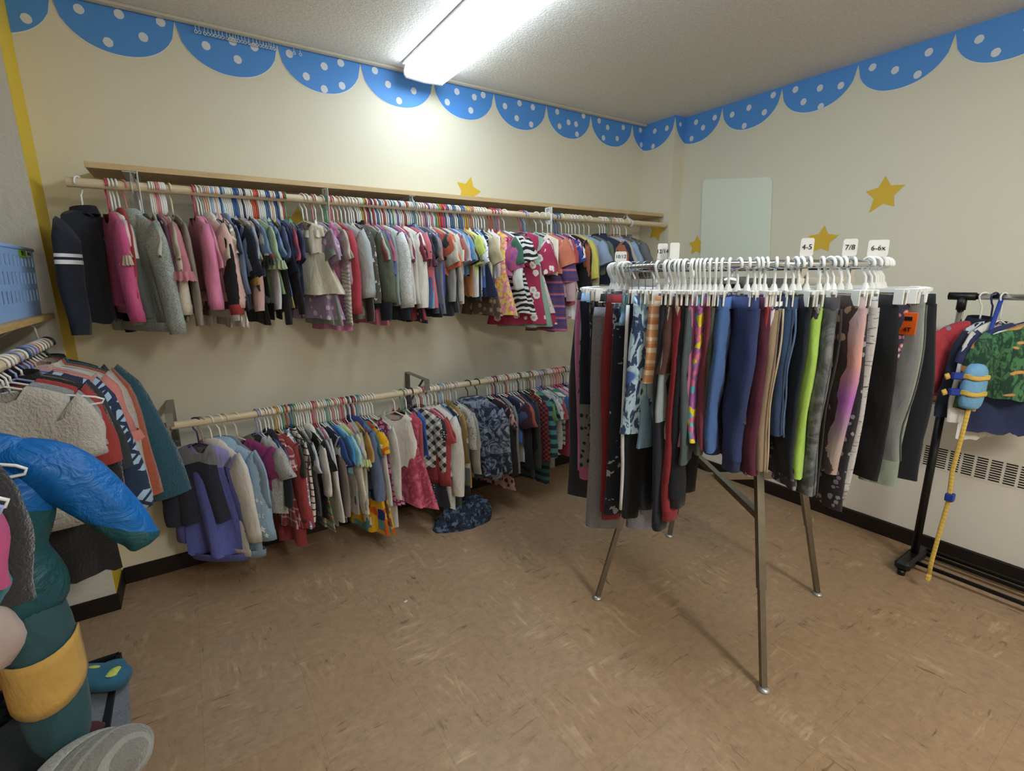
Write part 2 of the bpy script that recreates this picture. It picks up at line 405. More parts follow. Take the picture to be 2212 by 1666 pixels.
CAT = {'tee': ('t_shirt', 'shirt'), 'long': ('long_sleeved_top', 'shirt'), 'sweat': ('sweatshirt', 'sweatshirt'), 'hood': ('hoodie', 'hoodie'), 'jacket': ('jacket', 'jacket'), 'shirt': ('button_shirt', 'shirt'),
       'dress': ('dress', 'dress'), 'pina': ('sleeveless_dress', 'dress'), 'tank': ('tank_top', 'shirt'), 'ruffle': ('ruffled_top', 'shirt'), 'cardi': ('cardigan', 'cardigan'), 'coat': ('coat', 'coat'), 'romper': ('romper', 'romper')}
def garment(kind, loc, rot, col, L, label, group, seed=0, w=.26, th=.03, o=None, name=None):
    o = o or {}; rnd = random.Random(seed*7+3)
    nm, cat = CAT[kind]; root = thing(name or nm, label, cat, loc, rot, group)
    mat = fabric(col, o.get('pat', 'solid'), o.get('c2'), o.get('sc', 1.0), fuzz=o.get('fuzz', 0), c3=o.get('c3'), a=o.get('a'))
    sm = fabric(o['scol'], o.get('spat', 'solid'), o.get('sc2'), fuzz=o.get('fuzz', 0)) if 'scol' in o else mat
    bm_ = fabric(o['band']) if 'band' in o else mat
    flare = {'dress': 1.35, 'pina': 1.35, 'ruffle': 1.12, 'coat': 1.1}.get(kind, 1.02)
    sl = o.get('sl'); sth = min(.05, max(.02, th*1.25))
    if kind in ('dress', 'pina', 'romper'):
        wl = min(.19, L*.45); t = torso(w*.92, w*.8, wl, th, rnd, front=.045, nu=.42 if kind == 'pina' else .3)
        obj('bodice', t, fabric(o['bcol']) if 'bcol' in o else mat, root, True)
        if kind == 'romper':
            for s in (-1, 1):
                mb = MB(); R_ = []
                for j in range(7):
                    q = j/6; a = .062*w/.26*(1-.2*q); R_.append([(math.sin(2*PI*k/12)*th/2, s*(w*.2+.01*q)+math.cos(2*PI*k/12)*a, AP-wl+.01-(L-wl)*q) for k in range(12)])
                obj('leg', mb.loops(R_, False, True), mat, root, True)
        else:
            obj('skirt', skirt(w*.8, w*o.get('fl', 1.25), AP-wl+.008, AP-L, th, th*1.5, rnd), mat, root, True)
    else:
        t = torso(w, w*flare*o.get('fl', 1.0), L, th, rnd, nu=.48 if kind == 'tank' else .3, sway=o.get('sway', 0))
        obj('body', t, mat, root, True)
        if kind in ('sweat', 'hood') or 'band' in o:
            W_ = w*flare*.99
            r1 = [(math.sin(2*PI*k/32)*th*.62, math.cos(2*PI*k/32)*W_/2*1.02, AP-L+.008) for k in range(32)]
            r2 = [(p[0]*.9, p[1]*.97, AP-L-.028) for p in r1]
            obj('hem_band', MB().loops([r1, r2], False, True), bm_, root, True)
    # sleeves
    ends = []
    if kind in ('tee',): ends = [(.05*w/.26, -(sl or .10), .062*w/.26, .056*w/.26)]
    elif kind == 'dress': ends = [(.045, -(sl or .085), .055, .05)]
    elif kind == 'ruffle': ends = [(.04, -(sl or .10), .05, .05)]
    elif kind == 'romper' : ends = [(.03, -(sl or .06), .045, .045)]
    elif kind in ('long', 'shirt', 'cardi'): ends = [(.045, -(sl or min(.36, L*.88)), .058, .034)]
    elif kind in ('sweat', 'hood', 'jacket', 'coat'): ends = [(.05, -(sl or min(.38, L*.92)), .064, .038)]
    if 'send' in o: ends = [(o['send'][0], o['send'][1], o.get('sw', .06), o.get('sw1', .045))]
    for e in ends:
        for s in (-1, 1):
            k = 1+rnd.uniform(-.06, .06)
            mb, R_ = sleeve(s, w, (e[0]*k, e[1]*k), e[2], e[3], o.get('sth', sth), rnd, bag=o.get('bag', .006 if kind in ('sweat', 'hood', 'jacket', 'coat') else 0))
            so = obj('sleeve', mb, sm, root, True)
            if kind in ('sweat', 'hood') or 'cuff' in o:
                obj('cuff', ring_band(R_[-2], [(p[0], p[1], p[2]) for p in R_[-1]]), fabric(o['cuff']) if 'cuff' in o else bm_, so, True)
            if kind == 'ruffle' or 'frills' in o:
                yc = sum(p[1] for p in R_[-2])/len(R_[-2]); zc = sum(p[2] for p in R_[-2])/len(R_[-2])
                obj('frill', frill(e[3]*2.6, zc+.005, .035, sth*1.5, rnd, y0=yc), mat, so, True)
    if kind == 'hood' or 'hoodc' in o:
        mb = MB(); R_ = []
        for j in range(8):
            q = j/7; a = PI*q; rr = math.sin(a)**.7
            R_.append([(math.sin(2*PI*k/14)*rr*max(.02, th*.8), math.cos(2*PI*k/14)*rr*(.078+.01*math.cos(4*PI*k/14)), AP+.02-.05*(1-math.cos(a))) for k in range(14)])
        obj('hood', mb.loops(R_), fabric(o['hoodc']) if 'hoodc' in o else mat, root, True)
    if kind in ('jacket', 'shirt', 'coat') or 'collar' in o:
        hw_ = w*.16
        up = [(-math.sin(2*PI*k/18)*max(.012, th*.55), math.cos(2*PI*k/18)*hw_, AP+.014-.006*math.sin(2*PI*k/18)) for k in range(18)]
        dn = [(p[0]*1.25, p[1]*1.2, p[2]-.03-.012*max(0, -p[0]/.02)) for p in up]
        obj('collar', MB().loops([up, dn]), fabric(o['collar']) if isinstance(o.get('collar'), str) else mat, root, True)
    if kind in ('jacket', 'cardi', 'shirt', 'coat'):
        mb = MB()
        x = -th*.5-.002
        mb.box(x-.002, x+.004, -.007, .007, AP-L+.02, AP-.06)
        obj('front_placket', mb, bm_ if 'band' in o else mat, root)
    if 'neck' in o:
        r1 = [(-math.sin(2*PI*k/20)*max(.01, th*.5), math.cos(2*PI*k/20)*w*.155, AP-.012-(.03 if math.sin(2*PI*k/20) > 0 else .004)*abs(math.sin(2*PI*k/20))) for k in range(20)]
        obj('neckband', MB().tube(r1, .0045, 6, closed=True), fabric(o['neck']), root, True)
    if kind == 'pina' or kind == 'tank':
        for s in (-1, 1):
            pts = [(-th*.3, s*w*.3, AP-.045), (-.004, s*w*.27, AP-.015), (0, s*w*.26, AP+.0), (.004, s*w*.27, AP-.015), (th*.3, s*w*.3, AP-.045)]
            obj('shoulder_strap', MB().tube(pts, .008, 6, flat=.4), mat, root, True)
    if 'bodfrill' in o:
        for q in range(int(o['bodfrill'])):
            obj('frill', frill(w*.85, AP-.04-q*.035, .03, th*1.3, rnd), fabric(o['fcol']) if 'fcol' in o else mat, root, True)
    if 'tagc' in o:
        obj('paper_tag', MB().box(-th*.5-.004, -th*.5-.003, -w*.5-.01, -w*.5+.02, AP-L*.62-.05, AP-L*.62), plain('paper_tag', o['tagc'], .6), root)
    if 'panel' in o:
        L_ = [[(th*.42+.012*math.sin(PI*q)+.004, y_, AP-.09-(L-.12)*q) for y_ in (.02+.06*q, .075+.02*q, .128)] for q in [k/8 for k in range(9)]]
        mb = MB()
        for r in L_: mb.v += r
        for j in range(8):
            for k in range(2): mb.f.append((j*3+k, j*3+k+1, (j+1)*3+k+1, (j+1)*3+k))
        q_ = obj('side_panel', mb, fabric(o['panel']), root, True); md = q_.modifiers.new('so', 'SOLIDIFY'); md.thickness = .006
    if 'stars' in o:
        for (yy, zz, rr) in ((-.162, -.36, .011), (-.178, -.37, .010), (-.172, -.43, .017), (-.168, -.50, .018), (-.185, -.53, .012), (-.10, -.40, .014)):
            pts = [(-.033, yy+math.sin(k*PI/5)*(rr if k % 2 == 0 else rr*.45), zz+math.cos(k*PI/5)*(rr if k % 2 == 0 else rr*.45)) for k in range(10)]
            obj('star_print', MB().poly(pts, (.003, 0, 0)), fabric('e4e4de'), root)
    return root

def pants(loc, rot, col, L, label, group, seed=0, o=None, kind='pants', th=.035, drop=.085):
    """hung by the waistband from clips at z=-drop"""
    o = o or {}; rnd = random.Random(seed*11+5); name, cat = {'pants': ('trousers', 'pants'), 'leg': ('leggings', 'leggings'), 'shorts': ('shorts', 'shorts'), 'jog': ('joggers', 'pants'), 'jean': ('jeans', 'jeans'), 'wide': ('wide_leg_trousers', 'pants')}[kind]
    root = thing(name, label, cat, loc, rot, group)
    mat = fabric(col, o.get('pat', 'solid'), o.get('c2'), o.get('sc', 1.0), c3=o.get('c3'), a=o.get('a'))
    wb = o.get('w', .23)/2; n = 16; z0 = -drop
    a_top = wb*.54; a_end = {'pants': .05, 'leg': .042, 'shorts': .068, 'jog': .042, 'jean': .05, 'wide': .085}[kind]*o.get('wf', 1)
    ph = rnd.uniform(0, 6)
    r0 = [(math.sin(2*PI*k/28)*th*.6*(1+.25*math.sin(6*2*PI*k/28)), math.cos(2*PI*k/28)*wb, z0) for k in range(28)]
    r1 = [(p[0]*1.05, p[1]*1.03, z0-.034) for p in r0]
    obj('waistband', MB().loops([[(p[0]*.8, p[1]*.96, p[2]-.01) for p in r0], r0, r1], True, False), fabric(o['wb'], o.get('wpat', 'solid'), o.get('wc2')) if 'wb' in o else mat, root, True)
    for s in (-1, 1):
        R_ = []; m = 12; k1 = rnd.uniform(3, 6)
        for j in range(m+1):
            q = j/m; a = a_top+(a_end-a_top)*min(1, q*1.15) if kind != 'leg' else a_top+(a_end-a_top)*min(1, q*1.8)
            if kind in ('pants', 'jean', 'wide', 'jog'): a += .012*math.sin(PI*min(1, q*1.3))
            b = th/2*(1.05-.15*q)
            cy = s*(wb*.5+.012*q); z = z0-.03-(L-.03)*q
            R_.append([(math.sin(2*PI*k/n)*(b+.004*math.sin(3*2*PI*k/n+k1*q*3+ph))+.010*math.sin(k1*q+ph)*q, cy+math.cos(2*PI*k/n)*(a+.003*math.sin(9*q+ph+k)), z) for k in range(n)])
        lg = obj('leg', MB().loops(R_, False, False).loops([R_[-1], [(p[0]*.8, s*(wb*.5+.012)+(p[1]-s*(wb*.5+.012))*.85, p[2]+.006) for p in R_[-1]]], False, True), mat, root, True)
        if kind == 'jog' or 'cuff' in o:
            R2 = [[(p[0], s*(wb*.5+.012)+(p[1]-s*(wb*.5+.012))*g, R_[-1][0][2]+dz) for p in R_[-1]] for g, dz in ((1.03, .004), (.84, -.006), (.8, -.035))]
            obj('cuff', MB().loops(R2, False, True), fabric(o['cuff']) if 'cuff' in o else mat, lg, True)
        if 'side' in o:
            L_ = []
            for j in range(m+1):
                p = R_[j][0 if s > 0 else n//2]
                L_.append((p[0], p[1]+s*.003, p[2]))
            obj('side_stripe', MB().tube(L_, .006, 6, flat=1), fabric(o['side']), lg, True)
        if kind == 'jean' or 'seam' in o:
            L_ = [(R_[j][2 if s < 0 else 6][0]+.0, R_[j][0 if s > 0 else n//2][1]+s*.001, R_[j][0][2]) for j in range(m+1)]
            obj('seam', MB().tube(L_, .0028, 5), fabric(o.get('seam', 'a0a0a0')), lg, True)
    if kind == 'jean' or 'pocket' in o:
        for s in (-1, 1): obj('pocket', MB().box(-th*.62, -th*.5, s*wb*.55-.035, s*wb*.55+.035, z0-.12, z0-.05, .003), mat, root)
    if 'tie' in o:
        for s in (-1, 1): obj('drawstring', MB().tube([(-th*.65, s*.006, z0-.02), (-th*.8, s*.02, z0-.06), (-th*.7, s*.014, z0-.11)], .0028, 6), fabric(o['tie']), root, True)
    if 'tagc' in o:
        t = obj('price_tag', MB().box(-th*.9-.002, -th*.9, -wb-.012, -wb+.03, z0-.115, z0-.05, .001), plain('paper_tag', o['tagc'], .5), root)
        lt = obj('lettering', text_mesh(o.get('tagt', '4T'), .018), plain('ink', '1a1a1a'), t, loc=(-th*.9-.003, -wb+.009, z0-.10), rot=(PI/2, 0, -PI/2))
        obj('ink_blot', MB().box(-th*.9-.0035, -th*.9-.002, -wb+.0, -wb+.02, z0-.073, z0-.062, .0004), plain('ink', '1a1a1a'), t)
    if 'word' in o:
        obj('lettering', text_mesh(o['word'], .03), fabric('e8e8e4'), root, loc=(-th*.62-.003, -wb*.5, z0-.018), rot=(PI/2, 0, -PI/2))
    return root

_ph = {}
def pant_hanger(loc, rot, label, group, kind='w', drop=.085, hw=.125, R=.013):
    mat = plain('white_plastic', 'e9eae6', .3, 0, .02) if kind == 'w' else clear_mat()
    hook_mat = mat if kind == 'w' else plain('wire', '9a9a9a', .3, 1)
    root = thing('clip_hanger', label, 'hanger', loc, rot, group)
    if kind not in _ph:
        mb = MB(); rh = R+.006; r = .0042 if kind == 'w' else .0014
        hook = [(0, rh*math.cos(math.radians(a)), rh*math.sin(math.radians(a))) for a in range(205, -31, -20)]+[(0, rh*.6, -rh-.005), (0, .003, -rh-.018), (0, 0, -drop+.02), (0, 0, -drop+.008)]
        mb.tube(hook, r, 8); hm = mb.mesh('hook', True)
        mb = MB(); mb.bar((0, -hw, -drop+.008), (0, hw, -drop+.008), .006, .009)
        mb.tube([(0, 0, -drop+.03), (0, 0, -drop+.008)], [.006, .013], 8)
        bm_ = mb.mesh('bar')
        mb = MB(); mb.box(-.009, -.005, -.014, .014, -.03, .014, .0015); mb.box(.005, .009, -.014, .014, -.03, .014, .0015); mb.box(-.006, .006, -.006, .006, .002, .014)
        _ph[kind] = (hm, bm_, mb.mesh('clip'))
    hm, bm_, cm = _ph[kind]
    obj('hook', hm, hook_mat, root, True); obj('bar', bm_, mat, root)
    for s in (-1, 1): obj('clip', cm, mat, root, loc=(0, s*(hw-.02), -drop))
    return root
def clear_mat():
    if 'clear' in _mc: return _mc['clear']
    n = N('clear_plastic'); _mc['clear'] = n.done(lin('f2f6f6'), .06, 0, None, .5, Transmission_Weight=1.0, IOR=1.4); return _mc['clear']

# ---------------------------------------------------------------- tables: x, hanger colour, colour, kind, length, twist, width, thickness, look, details
UPPER = [
(-3.199, 'w', '0d1622', 'jacket', 0.401, -26.0, 0.25, 0.07, 'navy jacket with two white bands', {'scol': '10192a', 'spat': 'bands2', 'sc2': 'd8dce0', 'panel': '2a66ac'}),
(-3.123, 'k', 'd24586', 'sweat', 0.341, 14.0, 0.27, 0.05, 'hot pink fleece sweatshirt', {}),
(-3.113, 'w', 'c6b497', 'ruffle', 0.273, 9.4, 0.247, 0.014, 'beige ruffled blouse', {}),
(-3.103, 'w', 'dccbc0', 'long', 0.369, 12.0, 0.259, 0.05, 'cream and charcoal colour-block top', {'pat': 'block', 'c2': '474a47', 'a': -0.27}),
(-3.091, 'w', 'a8262c', 'hood', 0.24, 9.9, 0.242, 0.014, 'red knit hoodie', {}),
(-3.07, 'p', '7c857f', 'hood', 0.416, 30.0, 0.33, 0.06, 'grey marl hoodie', {'pat': 'heather'}),
(-3.028, 'w', '35291f', 'long', 0.31, 15.0, 0.238, 0.03, 'dark brown long-sleeved top', {}),
(-2.991, 'w', 'b9b3a4', 'tee', 0.31, 4.9, 0.263, 0.014, 'stone tee', {}),
(-2.984, 'w', '6a3a58', 'long', 0.241, 10.5, 0.259, 0.014, 'plum top', {}),
(-2.978, 'c', 'a6a78e', 'long', 0.353, 10.2, 0.241, 0.014, 'sage green top', {}),
(-2.972, 'p', 'c2727f', 'ruffle', 0.304, 16.0, 0.27, 0.045, 'dusty pink ruffle-sleeve top', {'sl': 0.17}),
(-2.966, 'p', '8f6a52', 'long', 0.338, 13.5, 0.261, 0.014, 'tan brown long-sleeved top', {'pat': 'thin', 'c2': 'c49a62'}),
(-2.959, 'w', 'cfc2ae', 'sweat', 0.311, 10.4, 0.238, 0.035, 'oatmeal sweatshirt', {}),
(-2.953, 'w', 'b9ab96', 'tee', 0.329, 8.5, 0.255, 0.014, 'taupe tee', {}),
(-2.949, 'w', '7a6c5c', 'tank', 0.347, 7.6, 0.24, 0.014, 'mushroom tank top', {}),
(-2.944, 'w', '6e5f48', 'long', 0.383, 7.3, 0.238, 0.014, 'olive camouflage top', {'pat': 'camo', 'c2': '3c3522'}),
(-2.926, 'c', '8d8174', 'cardi', 0.379, 12.0, 0.261, 0.02, 'long taupe cardigan', {}),
(-2.851, 'k', 'e27aa6', 'sweat', 0.303, 10.0, 0.27, 0.045, 'bubblegum pink sweatshirt', {}),
(-2.839, 'w', 'd889a6', 'tee', 0.359, 11.2, 0.252, 0.014, 'rose pink tee', {'sl': 0.14}),
(-2.828, 'w', 'e5b9ae', 'sweat', 0.309, 24.0, 0.28, 0.045, 'pale peach sweatshirt', {}),
(-2.82, 's', '6b4030', 'long', 0.372, 20.6, 0.247, 0.014, 'rust brown top', {}),
(-2.812, 'h', 'd8d4cc', 'hood', 0.376, 17.2, 0.248, 0.014, 'white hooded long-sleeve', {'hoodc': 'e8e4de'}),
(-2.804, 'h', 'c9b7a6', 'tee', 0.335, 13.8, 0.244, 0.014, 'sand tee', {}),
(-2.796, 'w', '23356e', 'long', 0.24, 10.4, 0.236, 0.014, 'royal navy top', {}),
(-2.789, 'l', 'b9bfc6', 'tank', 0.316, 7.7, 0.254, 0.014, 'pale grey tank top', {}),
(-2.785, 'l', '15171b', 'sweat', 0.316, 10.0, 0.251, 0.045, 'black sweatshirt with red hem', {'band': 'b3282c'}),
(-2.78, 'w', 'd9a6a0', 'hood', 0.24, 7.9, 0.245, 0.014, 'peach floral hoodie', {'pat': 'floral', 'c2': 'a85a6a'}),
(-2.775, 'h', 'b2a496', 'dress', 0.442, 14.0, 0.241, 0.035, 'taupe and white pinstripe dress', {'pat': 'vstripe', 'c2': 'ece6dc'}),
(-2.768, 'w', 'b02a33', 'long', 0.302, 11.2, 0.241, 0.014, 'scarlet long-sleeved top', {}),
(-2.762, 'w', 'd8cabb', 'long', 0.28, 8.7, 0.243, 0.014, 'blush striped top', {'pat': 'thin', 'c2': 'b9988c'}),
(-2.755, 'b', '6f86ad', 'hood', 0.243, 12.0, 0.257, 0.014, 'light blue hoodie', {}),
(-2.749, 'l', '2a3348', 'dress', 0.374, 9.2, 0.252, 0.014, 'ink blue dress', {}),
(-2.744, 'w', '1c2438', 'tee', 0.24, 20.0, 0.3, 0.014, 'navy flutter-sleeve top', {'sl': 0.15}),
(-2.737, 'w', '8da2c8', 'tee', 0.379, 17.2, 0.242, 0.014, 'sky blue jersey tee', {'sl': 0.16}),
(-2.73, 'w', 'a0a4a8', 'tank', 0.318, 14.4, 0.253, 0.014, 'ash grey tank top', {}),
(-2.724, 'w', '56422c', 'tank', 0.262, 11.6, 0.245, 0.014, 'coffee tank top', {}),
(-2.717, 'w', 'c79a2c', 'tee', 0.341, 12.0, 0.249, 0.014, 'mustard tee', {'sl': 0.19}),
(-2.71, 'b', '443a2c', 'long', 0.243, 9.1, 0.256, 0.014, 'dark olive top', {}),
(-2.703, 'b', 'caa19a', 'long', 0.365, 14.0, 0.264, 0.03, 'blush pink long-sleeve', {'sl': 0.3}),
(-2.697, 'b', '8aa0ba', 'tee', 0.319, 11.1, 0.264, 0.014, 'chambray blue tee', {}),
(-2.688, 'w', 'b5b59a', 'tee', 0.243, 10.0, 0.244, 0.014, 'pale sage tee', {}),
(-2.681, 'w', 'd6a9a2', 'tank', 0.373, 11.7, 0.258, 0.014, 'shell pink tank top', {}),
(-2.673, 'n', '23262a', 'pina', 0.436, 8.1, 0.263, 0.014, 'charcoal pinafore', {}),
(-2.666, 'w', '6f8fb4', 'tee', 0.243, 14.0, 0.26, 0.014, 'grey blue ringer tee with red cuffs', {'cuff': 'b0363c'}),
(-2.659, 'w', '16181a', 'ruffle', 0.32, 11.1, 0.241, 0.014, 'black lace blouse', {'pat': 'speck', 'c2': '3a3c3e'}),
(-2.652, 'w', 'c5cfdc', 'tee', 0.347, 8.2, 0.239, 0.014, 'ice blue tee', {}),
(-2.645, 'w', 'a9c49a', 'ruffle', 0.321, 18.0, 0.29, 0.014, 'pale green ruffle-sleeve top', {'sl': 0.12}),
(-2.638, 'o', '8fbfa6', 'ruffle', 0.244, 16.0, 0.235, 0.014, 'seafoam ruffled top', {}),
(-2.631, 'o', 'cfd4d8', 'long', 0.35, 13.0, 0.24, 0.014, 'white and red raglan', {'scol': 'c8ccd0'}),
(-2.624, 'r', '3f8a5c', 'tee', 0.344, 10.0, 0.246, 0.014, 'kelly green tee', {}),
(-2.615, 'w', '9a9aa4', 'tank', 0.321, 6.2, 0.238, 0.014, 'dove grey tank top', {}),
(-2.608, 'w', '7aa2cf', 'tee', 0.244, 11.8, 0.248, 0.014, 'cornflower blue tee', {'tagc': '4aa0e0'}),
(-2.601, 'w', 'a8c98c', 'pina', 0.314, 10.0, 0.237, 0.014, 'pistachio green sundress', {}),
(-2.594, 'w', '31507a', 'tee', 0.283, 7.0, 0.24, 0.014, 'denim blue tee', {}),
(-2.587, 'b', '20201f', 'long', 0.393, 9.1, 0.239, 0.014, 'jet black leggings top', {}),
(-2.578, 'b', 'd3b04a', 'pina', 0.37, 10.0, 0.25, 0.014, 'yellow sundress', {}),
(-2.57, 'w', '55608e', 'tee', 0.244, 6.9, 0.265, 0.014, 'slate violet tee', {}),
(-2.563, 'h', '6b78b4', 'pina', 0.322, 4.1, 0.251, 0.014, 'periwinkle sundress', {}),
(-2.556, 'w', '1d2b4a', 'tee', 0.264, 10.0, 0.247, 0.014, 'midnight navy tee', {'sl': 0.14}),
(-2.548, 'b', '305a9a', 'tee', 0.245, 11.9, 0.249, 0.014, 'cobalt tee', {}),
(-2.541, 'n', '1b1d2c', 'long', 0.383, 8.8, 0.247, 0.014, 'blue-black top', {}),
(-2.532, 'w', '3b6a8a', 'tank', 0.24, 4.9, 0.248, 0.014, 'steel blue tank top', {}),
(-2.526, 'w', 'b04060', 'tee', 0.24, 5.2, 0.262, 0.014, 'raspberry tee', {}),
(-2.519, 'r', '4aa08c', 'tank', 0.24, 10.5, 0.25, 0.014, 'jade tank top', {}),
(-2.511, 'g', '2b3a66', 'tee', 0.324, 10.0, 0.243, 0.014, 'indigo tee with short sleeves', {}),
(-2.441, 'w', 'e2dcc2', 'pina', 0.318, 34.0, 0.27, 0.05, 'cream smocked dress', {'bodfrill': 1, 'fl': 1.35}),
(-2.424, 'w', 'a288b0', 'dress', 0.433, 26.6, 0.261, 0.017, 'lilac floral dress', {'pat': 'floral', 'c2': 'dccbe0'}),
(-2.398, 'p', '9aa79c', 'dress', 0.458, 15.8, 0.237, 0.014, 'grey green dress', {}),
(-2.386, 'w', 'b79ab8', 'tee', 0.24, 11.4, 0.252, 0.014, 'mauve tee', {}),
(-2.356, 'w', 'd77fae', 'pina', 0.487, 22.0, 0.25, 0.035, 'long pink dress with frilled bodice', {'bodfrill': 4, 'fl': 1.0}),
(-2.346, 'g', 'c59bb2', 'long', 0.288, 17.7, 0.255, 0.014, 'heather pink top', {}),
(-2.336, 'm', 'b09a86', 'tee', 0.33, 13.4, 0.257, 0.014, 'fawn tee', {}),
(-2.328, 'c', '9d948c', 'long', 0.414, 9.9, 0.238, 0.014, 'zebra-marked taupe top', {'pat': 'zebra', 'c2': 'c9c2b8', 'sc': 1.6}),
(-2.318, 'k', 'c3b6a6', 'tee', 0.372, 5.6, 0.261, 0.014, 'biscuit tee', {}),
(-2.307, 'w', 'b3263a', 'sweat', 0.347, 12.0, 0.263, 0.035, 'crimson sweatshirt', {}),
(-2.289, 'h', 'a9b3b5', 'sweat', 0.26, 26.0, 0.29, 0.05, 'light grey fleece sweatshirt', {'sl': 0.27}),
(-2.272, 'w', '8a8378', 'long', 0.44, 18.9, 0.254, 0.016, 'putty grey long top', {'pat': 'camo', 'c2': 'b9b2a4'}),
(-2.253, 'w', 'c8c2b4', 'tank', 0.332, 10.8, 0.251, 0.016, 'off-white tank top', {}),
(-2.236, 'w', '37302c', 'long', 0.418, 8.9, 0.256, 0.014, 'espresso long-sleeved top', {}),
(-2.225, 'w', '4b443e', 'long', 0.344, 14.0, 0.263, 0.035, 'dark brown top with white lettering', {'pat': 'speck', 'c2': 'c8c4bc', 'sc': 0.5}),
(-2.214, 'w', '5a6350', 'sweat', 0.282, 30.0, 0.31, 0.055, 'olive green sweatshirt', {'sl': 0.3}),
(-2.197, 'w', '1b2230', 'jacket', 0.396, 22.7, 0.264, 0.014, 'black zip track jacket', {}),
(-2.188, 'w', 'a9a294', 'tee', 0.334, 19.0, 0.236, 0.014, 'warm grey tee', {}),
(-2.18, 'w', 'c2607e', 'pina', 0.471, 15.3, 0.239, 0.014, 'long rose ruffled dress', {}),
(-2.171, 'a', 'b8bcb8', 'tee', 0.24, 11.7, 0.255, 0.014, 'silver tee', {}),
(-2.164, 'r', '7b3a36', 'tee', 0.248, 8.9, 0.24, 0.014, 'maroon tee', {}),
(-2.155, 'w', '93423c', 'pina', 0.449, 8.7, 0.252, 0.014, 'long brick red dress', {}),
(-2.147, 'r', 'b8b3b5', 'long', 0.335, 9.7, 0.263, 0.014, 'light grey ribbed top', {}),
(-2.138, 'n', '4a5fa6', 'tee', 0.248, 14.0, 0.235, 0.014, 'violet blue tee', {'sl': 0.16}),
(-2.129, 'w', 'c25a88', 'tee', 0.24, 11.3, 0.235, 0.014, 'fuchsia tee', {}),
(-2.117, 'r', 'c06a4a', 'tank', 0.24, 10.9, 0.238, 0.014, 'terracotta tank top', {}),
(-2.108, 'w', '8a9a94', 'long', 0.336, 10.3, 0.258, 0.014, 'misty green top', {}),
(-2.099, 'b', 'a9acaa', 'sweat', 0.355, 24.0, 0.29, 0.045, 'heather grey sweatshirt', {'pat': 'heather'}),
(-2.088, 'w', '6d7a74', 'tee', 0.293, 19.2, 0.241, 0.014, 'pewter tee', {}),
(-2.076, 'w', '2a3040', 'long', 0.45, 14.3, 0.245, 0.014, 'deep navy long-sleeved top', {}),
(-2.067, 'r', '4c6076', 'tank', 0.337, 11.0, 0.258, 0.014, 'dusk blue tank top', {}),
(-2.056, 'w', '27314a', 'long', 0.371, 7.2, 0.251, 0.014, 'navy knit top', {}),
(-2.046, 'w', 'd04a94', 'long', 0.24, 16.0, 0.236, 0.035, 'hot pink top with heart outlines', {'pat': 'heart', 'c2': '7a2a6a', 'sl': 0.3}),
(-2.039, 'b', '7f3a66', 'tee', 0.24, 13.0, 0.25, 0.014, 'plum purple tee', {}),
(-2.03, 'w', 'd7d5ce', 'long', 0.343, 10.0, 0.253, 0.014, 'white long-sleeved top', {}),
(-2.023, 'g', 'c8b9ac', 'tee', 0.293, 7.0, 0.246, 0.014, 'nude tee', {}),
(-2.014, 'w', 'c9362f', 'tank', 0.361, 9.9, 0.251, 0.014, 'tomato red tank top', {}),
(-2.006, 'w', 'cfcabd', 'long', 0.339, 6.9, 0.26, 0.014, 'ecru long-sleeved top', {}),
(-1.997, 'v', 'dedad0', 'long', 0.365, 20.0, 0.28, 0.045, 'ivory long-sleeved top', {}),
(-1.987, 'w', 'a33a44', 'dress', 0.459, 16.0, 0.246, 0.014, 'red floral dress', {}),
(-1.978, 'w', '1d1620', 'dress', 0.469, 11.9, 0.244, 0.014, 'black dress with pink flowers', {'pat': 'floral', 'c2': 'c06a8a', 'sc': 1.5}),
(-1.968, 'w', '8a2a3e', 'tee', 0.25, 7.8, 0.25, 0.014, 'wine tee', {}),
(-1.959, 'r', 'd4606e', 'long', 0.352, 18.0, 0.28, 0.03, 'coral long-sleeved top', {}),
(-1.946, 'w', '5a2436', 'ruffle', 0.24, 12.8, 0.254, 0.014, 'burgundy floral blouse', {'pat': 'floral', 'c2': 'b06a7a', 'sc': 1.6}),
(-1.937, 'w', '2d4a86', 'shirt', 0.341, 10.0, 0.25, 0.014, 'blue denim shirt', {'pat': 'denim', 'c2': '4a6aa0'}),
(-1.927, 'w', '7fa6c4', 'shirt', 0.376, 8.0, 0.261, 0.014, 'light blue chambray shirt', {}),
(-1.917, 's', '24304a', 'tee', 0.341, 10.0, 0.237, 0.014, 'dark indigo tee', {}),
(-1.907, 't', '475063', 'long', 0.377, 14.0, 0.241, 0.03, 'dark slate long-sleeved top', {}),
(-1.895, 'w', '1a1f2b', 'dress', 0.445, 8.7, 0.26, 0.014, 'black skirted dress', {}),
(-1.882, 'w', '7d7b88', 'long', 0.378, 12.0, 0.259, 0.014, 'mauve grey long-sleeved top', {}),
(-1.875, 'q', '2b4696', 'long', 0.378, 12.0, 0.261, 0.014, 'royal blue long-sleeved top', {}),
(-1.867, 'w', '9a7a6a', 'tee', 0.343, 8.8, 0.239, 0.014, 'cocoa tee', {}),
(-1.857, 'p', 'c9c3b0', 'tank', 0.251, 7.4, 0.245, 0.014, 'cream polka dot tank top', {'pat': 'dots', 'c2': '8a8a80'}),
(-1.844, 'v', 'd4582f', 'tee', 0.24, 22.0, 0.28, 0.014, 'bright orange tee', {'sl': 0.13}),
(-1.834, 'w', '2c333a', 'dress', 0.444, 17.7, 0.235, 0.014, 'black knit dress', {}),
(-1.824, 'w', 'c9c1a8', 'tee', 0.24, 16.0, 0.27, 0.014, 'khaki cream tee', {}),
